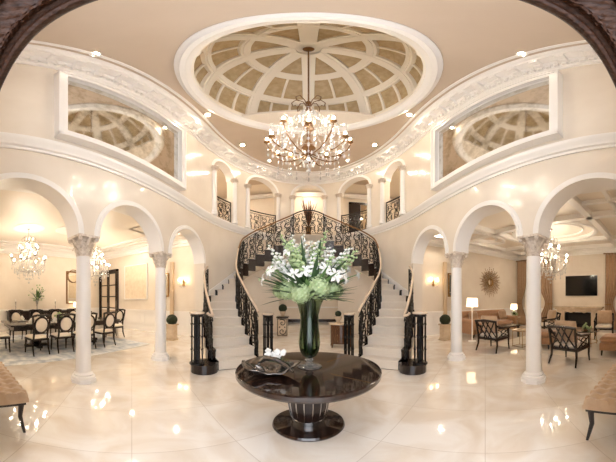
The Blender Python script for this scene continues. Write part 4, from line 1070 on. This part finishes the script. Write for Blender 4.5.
# pale textured picture
t = thing('wall_canvas', 'pale cream textured canvas on the dining room rear wall', 'picture', (-7.4, RYB-.03, 2.25))
bm = B(); box(bm, -.7, .7, -.035, .025, -.78, .8, .004); mk('canvas', bm, M('cream_textured_canvas', srgb(232, 216, 192), .7, c2=srgb(214, 194, 166), scale=7, bump=.3), t)
bm = B(); [box(bm, *q) for q in ((-.74, -.7, -.05, .03, -.82, .84), (.7, .74, -.05, .03, -.82, .84), (-.7, .7, -.05, .03, -.82, -.78), (-.7, .7, -.05, .03, .8, .84))]; mk('frame', bm, m_trim, t)
# ---------------------------------------------------------------- rear ends of both side halls
def sconce(x, y, z, lab):
    t = thing('wall_sconce', lab, 'wall lamp', (x, y, z), 0, 'twin light wall sconces')
    bm = B(); lathe(bm, [(.05, -.14), (.055, -.1), (.03, 0), (.05, .1), (.02, .14)], (0, -.02, 0), 14); mk('back_plate', bm, m_brass, t, sm=True)
    for s in (-1, 1):
        bm = B(); tube(bm, [(0, -.03, -.04), (s*.08, -.1, -.09), (s*.15, -.11, -.04), (s*.15, -.11, .02)], .008, 5); a = mk('arm', bm, m_brass, t)
        bm = B(); lathe(bm, [(.012, .02), (.04, .025), (.012, .03), (.012, .09)], (s*.15, -.11, 0), 10); mk('candle_cup', bm, m_trim, a)
        bm = B(); lathe(bm, [(.055, .08), (.035, .19)], (s*.15, -.11, 0), 14); mk('lit_shade', bm, m_scb, a)
        for k in range(3): bm = B(); ball(bm, (s*(.15-.05*k), -.11, -.12-.02*k), .014, 1, (1, 1, 1.8)); mk('crystal_drop', bm, m_crys, a)
    return t
def topiary(x, y, z, lab, r=.2, pot=True, square=True):
    t = thing('potted_topiary', lab, 'topiary', (x, y, z), 0, 'ball topiaries')
    bm = B(); h = .58
    if square: box(bm, -.17, .17, -.17, .17, 0, .06, .01); box(bm, -.14, .14, -.14, .14, .06, h-.05, .01); box(bm, -.18, .18, -.18, .18, h-.05, h, .01)
    else: lathe(bm, [(.08, 0), (.09, .02), (.05, .04), (.1, .12), (.12, .2)], n=18); h = .2
    mk('pot', bm, m_stone, t)
    bm = B(); vs = ball(bm, (0, 0, h+r*.75), r, 3, (1, 1, .95))
    for v in vs: v.co += (v.co-Vector((0, 0, h+r*.75)))*.08*noise.noise(v.co*18)
    mk('clipped_ball', bm, m_box, t, sm=False); return t
for s in (-1, 1):
    nm = 'left' if s < 0 else 'right'
    sconce(s*4.75, RYB-.01, 2.1, 'twin lit wall sconce on the rear wall at the %s room side of the staircases' % ('dining' if s < 0 else 'living'))
    topiary(s*4.55, 6.55, 0, 'dark ball topiary in a square stone pot, %s room side of the staircases' % ('dining' if s < 0 else 'living'))
    bm = B(); box(bm, -.08, .08, -.1, 0, 0, 3.0, .008); box(bm, -.1, .1, -.12, 0, 0, .2, .005); o = mk('pilaster_casing', bm, m_casing); o.location = (s*5.3, RYB-.01, 0)
    tag(o, 'tan vertical casing strip on the rear wall, %s room side' % ('dining' if s < 0 else 'living'), 'casing', 'rear hall casings')
    t = thing('framed_mirror', 'gold framed mirror on the rear wall, %s room side' % ('dining' if s < 0 else 'living'), 'mirror', (s*5.75, RYB-.01, 1.55), 0, 'gold framed mirrors')
    bm = B(); box(bm, -.22, .22, -.02, -.012, .05, .95); mk('glass', bm, m_clearmirror, t)
    bm = B(); [box(bm, *q) for q in ((-.27, -.22, -.05, 0, 0, 1), (.22, .27, -.05, 0, 0, 1), (-.22, .22, -.05, 0, 0, .05), (-.22, .22, -.05, 0, .95, 1))]; mk('frame', bm, m_gold, t)
# ---------------------------------------------------------------- under the landing
t = thing('scroll_pedestal', 'dark ironwork scroll pedestal stand at the left of the passage under the landing', 'pedestal', (-1.02, 8.9, 0))
bm = B(); box(bm, -.2, .2, -.2, .2, 0, .72, .01); mk('body', bm, m_stone, t)
bm = B(); box(bm, -.23, .23, -.23, .23, .72, .77, .01); mk('top', bm, m_dark, t)
bm = B()
for s in (-1, 1):
    tube(bm, [(a, -.21, b) for a, b in spiral(0, .36+s*.17, .02, .15, s, 1.2, 16)], .014, 4)
    tube(bm, [(s*.18, -.21, .02), (s*.18, -.21, .7)], .012, 4); tube(bm, [(-.18, -.21, .36+s*.33), (.18, -.21, .36+s*.33)], .012, 4); ball(bm, (s*.1, -.21, .36), .03, 1)
mk('iron_scroll', bm, m_iron, t)
topiary(-1.02, 8.9, .77, 'dark ball topiary standing on the scroll pedestal under the landing', .17, square=False)
t = thing('curved_chest', 'curved walnut chest between the staircases, right of the vase', 'chest', (.98, 6.75, 0))
bm = B(); pf = []
def chest(z0, z1, w, d, nm, m, par):
    bm = B(); prof = [(-w/2, d/2), (-w/2, -d*.2)]+[(-w/2+w*i/10, -d*.2-d*.32*sin(pi*i/10)) for i in range(1, 10)]+[(w/2, -d*.2), (w/2, d/2)]
    prism(bm, prof, z0, z1); return mk(nm, bm, m, par)
chest(.12, .70, .62, .46, 'body', m_chest, t); chest(.70, .745, .7, .52, 'top', m_stone, t)
for k in range(3): 
    d = chest(.15+k*.18, .31+k*.18, .56, .5, 'drawer', m_chest, t)
    for kx in (-.14, .14): bm = B(); ball(bm, (kx, -.265, .23+k*.18), .016, 1); mk('knob', bm, m_brass, d)
for sx in (-.26, .26):
    for sy in (-.1, .19): bm = B(); tube(bm, [(sx, sy, .12), (sx*1.08, sy*1.1, 0)], [.03, .018], 6); mk('foot', bm, m_chest, t)
topiary(.9, 6.78, .745, 'small dark ball topiary standing on the walnut chest', .1, square=False)
# ---------------------------------------------------------------- living room
t = thing('fireplace', 'carved cream marble fireplace with dark firebox under the television', 'fireplace', (RX, 3.95, 0))
bm = B(); box(bm, -.45, -.0, -1.0, 1.0, 0, .06); mk('hearth', bm, m_stone, t)
bm = B()
for s in (-1, 1): box(bm, -.3, 0, *sorted((s*.68, s*1.1)), .06, .95, .015); box(bm, -.34, 0, *sorted((s*.72, s*1.06)), .06, .2, .01); box(bm, -.33, 0, *sorted((s*.76, s*1.02)), .3, .88, .01)
n = 16
for i in range(n):
    y0, y1 = -.68+1.36*i/n, -.68+1.36*(i+1)/n; zc = lambda y: .80-.0+.07*abs(cos(y/.68*pi))-.02
    vs = [(y0, zc(y0)), (y1, zc(y1)), (y1, .95), (y0, .95)]
    a = [bm.verts.new((-.3, y, z)) for y, z in vs]; b = [bm.verts.new((0, y, z)) for y, z in vs]; bm.faces.new(a); bm.faces.new(b[::-1])
    for k in range(4): bm.faces.new((a[k], a[(k+1) % 4], b[(k+1) % 4], b[k]))
mk('surround', bm, m_stone, t)
bm = B(); box(bm, -.4, 0, -1.25, 1.25, 1.02, 1.09, .015); box(bm, -.35, 0, -1.18, 1.18, .95, 1.02, .01); mk('mantel_shelf', bm, m_stone, t)
bm = B(); box(bm, -.05, 0, -.68, .68, .06, .8); box(bm, -.25, -.05, -.68, -.6, .06, .78); box(bm, -.25, -.05, .6, .68, .06, .78); mk('firebox', bm, m_soot, t)
bm = B()
for k in range(7): tube(bm, [(-.2, -.32+.1*k, .08), (-.2, -.32+.1*k, .26)], .008, 4)
tube(bm, [(-.2, -.38, .1), (-.2, .38, .1)], .012, 5); tube(bm, [(-.2, -.38, .26), (-.2, .38, .26)], .01, 5); mk('grate', bm, m_iron, t)
t = thing('television', 'large black flat television on the wall above the fireplace', 'television', (RX-.0, 3.85, 2.1))
bm = B(); box(bm, -.08, -.03, -.82, .82, -.49, .49, .006); mk('casing', bm, m_tv, t)
bm = B(); box(bm, -.084, -.08, -.8, .8, -.47, .475); mk('screen', bm, m_tv, t)
bm = B(); box(bm, -.03, 0, -.2, .2, -.15, .15); mk('wall_mount', bm, m_iron, t)
# windows with curtains on the outer wall
def window(n, y0, y1, z0, z1):
    bm = B(); box(bm, RX-.02, RX-.004, y0, y1, z0, z1); o = mk('window_%d' % n, bm, m_day); o['kind'] = 'structure'
    bm = B()
    for q in ((y0-.08, y0, z0-.08, z1+.08), (y1, y1+.08, z0-.08, z1+.08), (y0, y1, z0-.08, z0), (y0, y1, z1, z1+.08), ((y0+y1)/2-.02, (y0+y1)/2+.02, z0, z1), (y0, y1, z0+.8, z0+.83), (y0, y1, z0+1.6, z0+1.63)): box(bm, RX-.05, RX-.0, *q)
    o2 = mk('window_frame', bm, m_trim, o)
window(1, 6.35, 7.05, .3, 3.3); window(2, .9, 2.1, .3, 3.3)
def curtain(y0, y1, lab, tie):
    t = thing('curtain', lab, 'curtain', (RX-.14, (y0+y1)/2, 0), 0, 'tied silk curtains')
    w = y1-y0
    def f(u, v):
        z = 3.55*v+.02; k = 1-.45*math.exp(-((v-.34)/.16)**2)
        yy = (u-.5)*w*k + tie*(1-k)*w*.55
        return Vector((.035*sin(u*2*pi*5)*(.4+.6*k)+.0, yy, z))
    bm = B(); grid(bm, f, 50, 30); o = mk('drape', bm, m_curt, t, sm=True, ang=80); md = o.modifiers.new('s', 'SOLIDIFY'); md.thickness = .01
    bm = B(); tube(bm, [(-.05, tie*w*.35+.5*w*.5*cos(a), 1.2+.02*sin(a)) if 0 else (-.055*cos(a), tie*w*.33+.21*w*sin(a), 1.2) for a in [2*pi*i/12 for i in range(12)]], .018, 6, close=True); mk('tieback', bm, m_gold, t)
    bm = B(); tube(bm, [(0, -w*.6, 3.6), (0, w*.6, 3.6)], .022, 8); ball(bm, (0, -w*.6, 3.6), .04, 1); ball(bm, (0, w*.6, 3.6), .04, 1); mk('curtain_rod', bm, m_bronze, t)
curtain(7.0, 7.6, 'tied taupe curtain in the far corner of the living room', 1)
curtain(5.4, 6.2, 'tied taupe curtain left of the television, just right of the column', -1)
curtain(1.9, 2.6, 'tied taupe curtain right of the television at the photo edge', 1)
# sunburst mirror
t = thing('sunburst_mirror', 'round gold sunburst mirror on the rear wall above the sofa', 'mirror', (8.02, RYB-.02, 2.28))
bm = B(); lathe(bm, [(0, 0), (.13, 0), (.15, .015), (.15, .02), (0, .03)][::-1], n=28); bmesh.ops.rotate(bm, verts=bm.verts, matrix=Matrix.Rotation(pi/2, 3, 'X')); mk('glass', bm, m_clearmirror, t, sm=True, ang=30)
bm = B(); tube(bm, [(.17*cos(a), -.02, .17*sin(a)) for a in [2*pi*i/28 for i in range(28)]], .02, 6, close=True); mk('inner_ring', bm, m_gold, t, sm=True)
random.seed(4)
for i in range(60):
    a = 2*pi*i/60; L = (.72, .55, .64, .46)[i % 4]; bm = B()
    tube(bm, [(.17*cos(a), -.015, .17*sin(a)), (L*cos(a), -.02, L*sin(a))], .008, 4)
    for k in range(3): q = L-.09*k; ball(bm, (q*cos(a), -.025, q*sin(a)), .027, 1, (1, .4, 1))
    mk('ray', bm, m_gold, t)
# sofa
t = thing('tufted_sofa', 'tan tufted sofa with rolled arms against the rear wall of the living room', 'sofa', (6.8, 6.55, 0))
bm = B(); box(bm, -1.3, 1.3, -.45, .42, .14, .36, .03); mk('base', bm, m_tan, t, sm=True)
for k in range(2): bm = B(); cushion(bm, -.56+1.12*k, -.08, .44, 1.12, .74, .2, 12, .35); mk('seat_cushion', bm, m_tan, t, sm=True)
bm = B(); 
def sb(u, v):
    x = (u-.5)*2.5; z = .42+.48*v; tx = u*12; tz = v*3
    dx = abs((tx+.5*(int(round(tz)) % 2)) % 1-.5); dz = abs(tz-round(tz))
    return Vector((x, .2+.1*v-.05*min(1, (dx+dz)*1.5), z))
grid(bm, sb, 60, 18); box(bm, -1.3, 1.3, .25, .44, .36, .92, .03); tube(bm, [(-1.3, .33, .9), (1.3, .33, .9)], .08, 10); mk('tufted_back', bm, m_tan, t, sm=True)
for s in (-1, 1):
    bm = B(); box(bm, *sorted((s*1.14, s*1.34)), -.45, .42, .14, .58, .03); tube(bm, [(s*1.24, -.47, .6), (s*1.24, .4, .6)], .11, 12); mk('arm', bm, m_tan, t, sm=True)
    for y in (-.38, .36): bm = B(); tube(bm, [(s*1.22, y, .14), (s*1.24, y, 0)], [.035, .02], 8); mk('leg', bm, m_dark, t)
    
    bm = B(); cushion(bm, 0, 0, 0, .42, .42, .2, 10, .9); bmesh.ops.rotate(bm, verts=bm.verts, matrix=Matrix.Rotation(radians(75), 3, 'X')); bmesh.ops.translate(bm, verts=bm.verts, vec=(0, .05, .2)); o = mk('throw_pillow', bm, m_curt, sm=True); o.location = (6.8+s*.88, 6.52, .56); tag(o, 'gold beige throw pillow leaning at the %s end of the sofa' % ('floor lamp' if s < 0 else 'table lamp'), 'pillow', 'sofa pillows')
lamp(5.12, 5.75, 0, 1.5, .2, 'white floor lamp with lit drum shade left of the sofa', name='floor_lamp')
t = thing('end_table', 'small round side table at the right end of the sofa', 'table', (8.6, 6.6, 0))
bm = B(); lathe(bm, [(.28, .55), (.3, .57), (.3, .59), (0, .59)], n=28); mk('top', bm, m_stone, t)
bm = B(); lathe(bm, [(.2, 0), (.18, .03), (.03, .06), (.03, .5), (.1, .55)], n=18); mk('pedestal', bm, m_brass, t, sm=True)
lamp(8.62, 6.66, .59, .62, .17, 'lit table lamp on the round side table right of the sofa')
bouquet('end_table_bouquet', 'small green and cream bouquet on the side table beside the lamp', 8.36, 6.45, .59, .14, .34, 9, False, m_brass)
# armchairs with crossed lattice backs; they face +y locally
def armchair(label, group):
    t = thing('lattice_armchair', label, 'armchair', (0, 0, 0), 0, group)
    bm = B(); box(bm, -.34, .34, -.3, .33, .33, .39, .012); mk('seat_rail', bm, m_dark, t)
    bm = B(); cushion(bm, 0, .02, .44, .62, .6, .14, 10, .35); mk('seat_cushion', bm, m_cream, t, sm=True)
    bm = B(); cushion(bm, 0, 0, 0, .56, .5, .2, 10, .9); bmesh.ops.rotate(bm, verts=bm.verts, matrix=Matrix.Rotation(radians(102), 3, 'X')); bmesh.ops.translate(bm, verts=bm.verts, vec=(0, -.2, .76)); mk('back_cushion', bm, m_taupe, t, sm=True)
    for sx in (-1, 1):
        bm = B(); tube(bm, [(sx*.32, .3, .64), (sx*.32, .3, .36), (sx*.31, .31, .18), (sx*.32, .33, 0)], [.026, .032, .027, .02], 6); mk('leg', bm, m_dark, t)
        bm = B(); tube(bm, [(sx*.31, -.29, .4), (sx*.32, -.3, .2), (sx*.34, -.38, 0)], [.033, .028, .02], 6); mk('leg', bm, m_dark, t)
        bm = B(); tube(bm, [(sx*.33, .32, .64), (sx*.345, .1, .66), (sx*.35, -.15, .68), (sx*.33, -.34, .74)], .03, 7)
        for q in (0, 1): tube(bm, [(sx*.33, .27, .41+.2*q), (sx*.34, .0, .5+.02*q), (sx*.33, -.27, .63-.22*q)], .014, 5)
        ov = [(sx*.335, 0+.13*cos(a), .52+.1*sin(a)) for a in [2*pi*i/14 for i in range(14)]]; tube(bm, ov, .012, 5, close=True)
        mk('arm', bm, m_dark, t, sm=True)
    bm = B(); Y = lambda z: -.29-.22*(z-.4)
    for sx in (-1, 1): tube(bm, [(sx*.31, Y(.4), .38), (sx*.33, Y(.86), .86)], .03, 6)
    tube(bm, [(-.35, Y(.86), .86), (0, Y(.86)-.05, .89), (.35, Y(.86), .86)], .034, 7)
    mk('back_frame', bm, m_dark, t, sm=True)
    for a, b in ((-.3, -.02), (-.02, -.3), (.3, .02), (.02, .3), (-.12, .12), (.12, -.12)):
        bm = B(); tube(bm, [(a, Y(.4), .4), ((a+b)/2, Y(.63)-.02, .63), (b, Y(.86)-.03, .87)], .018, 5); mk('lattice_bar', bm, m_dark, t)
    return t
G2 = 'dark lattice armchairs'
ac = armchair('dark lattice back armchair nearest the hall, between the right columns and the bench', G2); ac.location = (4.72, 2.03, 0); ac.rotation_euler[2] = -pi/2-.12
dup(ac, (4.72, 4.38, 0), -pi/2+.15, 'dark lattice back armchair in front of the tan sofa, left of the front column', G2)
dup(ac, (7.7, 4.3, RZ), 1.0, 'dark armchair beyond the ottoman, left of the fireplace, turned sideways', G2)
dup(ac, (8.0, 2.1, RZ), pi/2+.2, 'dark armchair facing the hall, right of the fireplace', G2)
def ottoman(x, y, z, w, lab):
    t = thing('upholstered_ottoman', lab, 'ottoman', (x, y, z), 0, 'tan ottomans')
    bm = B(); box(bm, -w/2, w/2, -w/2, w/2, .14, .34, .03); mk('body', bm, m_tan, t, sm=True)
    bm = B(); cushion(bm, 0, 0, .42, w+.02, w+.02, .18, 14, .35, (3, 3), .02); mk('top_cushion', bm, m_tan, t, sm=True)
    for sx in (-1, 1):
        for sy in (-1, 1): bm = B(); tube(bm, [(sx*(w/2-.06), sy*(w/2-.06), .14), (sx*(w/2-.05), sy*(w/2-.05), 0)], [.03, .02], 6); mk('leg', bm, m_dark, t)
    return t
ottoman(5.85, 3.35, RZ, .66, 'tan ottoman just right of the front column, before the fireplace chairs')
ottoman(5.75, 1.2, RZ, .7, 'tan ottoman at the far right edge, beyond the tufted bench')
t = thing('brass_side_table', 'small brass framed side table with white top beside the front armchair', 'table', (5.5, 3.98, RZ))
bm = B(); box(bm, -.2, .2, -.2, .2, .5, .53, .004); mk('top', bm, m_stone, t)
bm = B()
for sx in (-.18, .18):
    for sy in (-.18, .18): tube(bm, [(sx, sy, 0), (sx, sy, .5)], .01, 5)
for z in (.02, .49):
    tube(bm, [(-.18, -.18, z), (.18, -.18, z), (.18, .18, z), (-.18, .18, z)], .009, 5, close=True)
mk('frame', bm, m_brass, t)
t = thing('dark_coffee_table', 'long dark coffee table in front of the tan sofa', 'table', (6.3, 5.4, 0))
bm = B(); box(bm, -.7, .7, -.3, .3, .42, .47, .01); mk('top', bm, m_dark, t)
for sx in (-.64, .64):
    for sy in (-.25, .25): bm = B(); box(bm, sx-.03, sx+.03, sy-.03, sy+.03, 0, .42); mk('leg', bm, m_dark, t)
t = thing('brass_coffee_table', 'brass framed coffee table with dark top before the fireplace', 'table', (6.6, 2.35, RZ))
bm = B(); lathe(bm, [(.45, .45), (.47, .46), (.47, .48), (0, .48)], n=36); mk('top', bm, m_table, t)
for i in range(4): a = pi/4+i*pi/2; bm = B(); tube(bm, [(.42*cos(a), .42*sin(a), 0), (.38*cos(a), .38*sin(a), .45)], .012, 5); mk('leg', bm, m_brass, t)
bm = B(); tube(bm, [(.4*cos(a), .4*sin(a), .12) for a in [2*pi*i/24 for i in range(24)]], .009, 5, close=True); mk('lower_ring', bm, m_brass, t)
bouquet('coffee_table_greens', 'low bowl of pale green leaves on the brass coffee table', 6.55, 2.3, RZ+.48, .2, .2, 11, True, m_brass)
# ---------------------------------------------------------------- tufted benches by the entrance
def bench(s, lab):
    t = thing('tufted_bench', lab, 'bench', (2.56 if s > 0 else -2.72, .44, .0), 0, 'tufted benches by the entrance')
    L = .62
    bm = B(); box(bm, -L, L, -.25, .25, .36, .41, .01); mk('seat_rail', bm, m_dark, t)
    nb = (9, 4)
    def top(u, v):
        x = (u-.5)*2; y = (v-.5)*2; e = min(1, (1-abs(x)**14)*8)*min(1, (1-abs(y)**10)*5)
        tu, tv = u*nb[0], v*nb[1]; row = int(round(tv-.5))
        g = 1e9
        for ry in (math.floor(tv), math.floor(tv)+1):
            q = (tu-.5*(ry % 2)); dx = abs(q-round(q)); dy = abs(tv-ry); g = min(g, sqrt(dx*dx+dy*dy))
        a = tu+tv; b = tu-tv; fold = min(abs((a/1)-round(a/1)), abs((b/1)-round(b/1)))
        z = .44+.085*max(0, e)**.5-.035*max(0, 1-g*2.2)*max(0, e)-.006*max(0, 1-fold*8)*max(0, e)
        return Vector((x*(L+.02), y*.27, z))
    bm = B(); V = grid(bm, top, 90, 40)
    ed = [V[i][0] for i in range(91)]+[V[90][j] for j in range(1, 41)]+[V[i][40] for i in range(89, -1, -1)]+[V[0][j] for j in range(39, 0, -1)]
    lo = [bm.verts.new((v.co.x, v.co.y, .40)) for v in ed]
    for i in range(len(ed)): j = (i+1) % len(ed); bm.faces.new((ed[i], ed[j], lo[j], lo[i]))
    bm.faces.new(lo); mk('tufted_cushion', bm, m_taupe, t, sm=True, ang=70)
    for sx in (-1, 1):
        for sy in (-1, 1):
            bm = B(); tube(bm, [(sx*(L-.04), sy*.21, .37), (sx*(L-.05), sy*.2, .2), (sx*(L-.0), sy*.23, 0)], [.032, .024, .014], 8); mk('leg', bm, m_dark, t, sm=True)
bench(-1, 'beige tufted bench with dark curved legs on the dining room side of the entrance'); bench(1, 'beige tufted bench with dark curved legs on the living room side of the entrance')
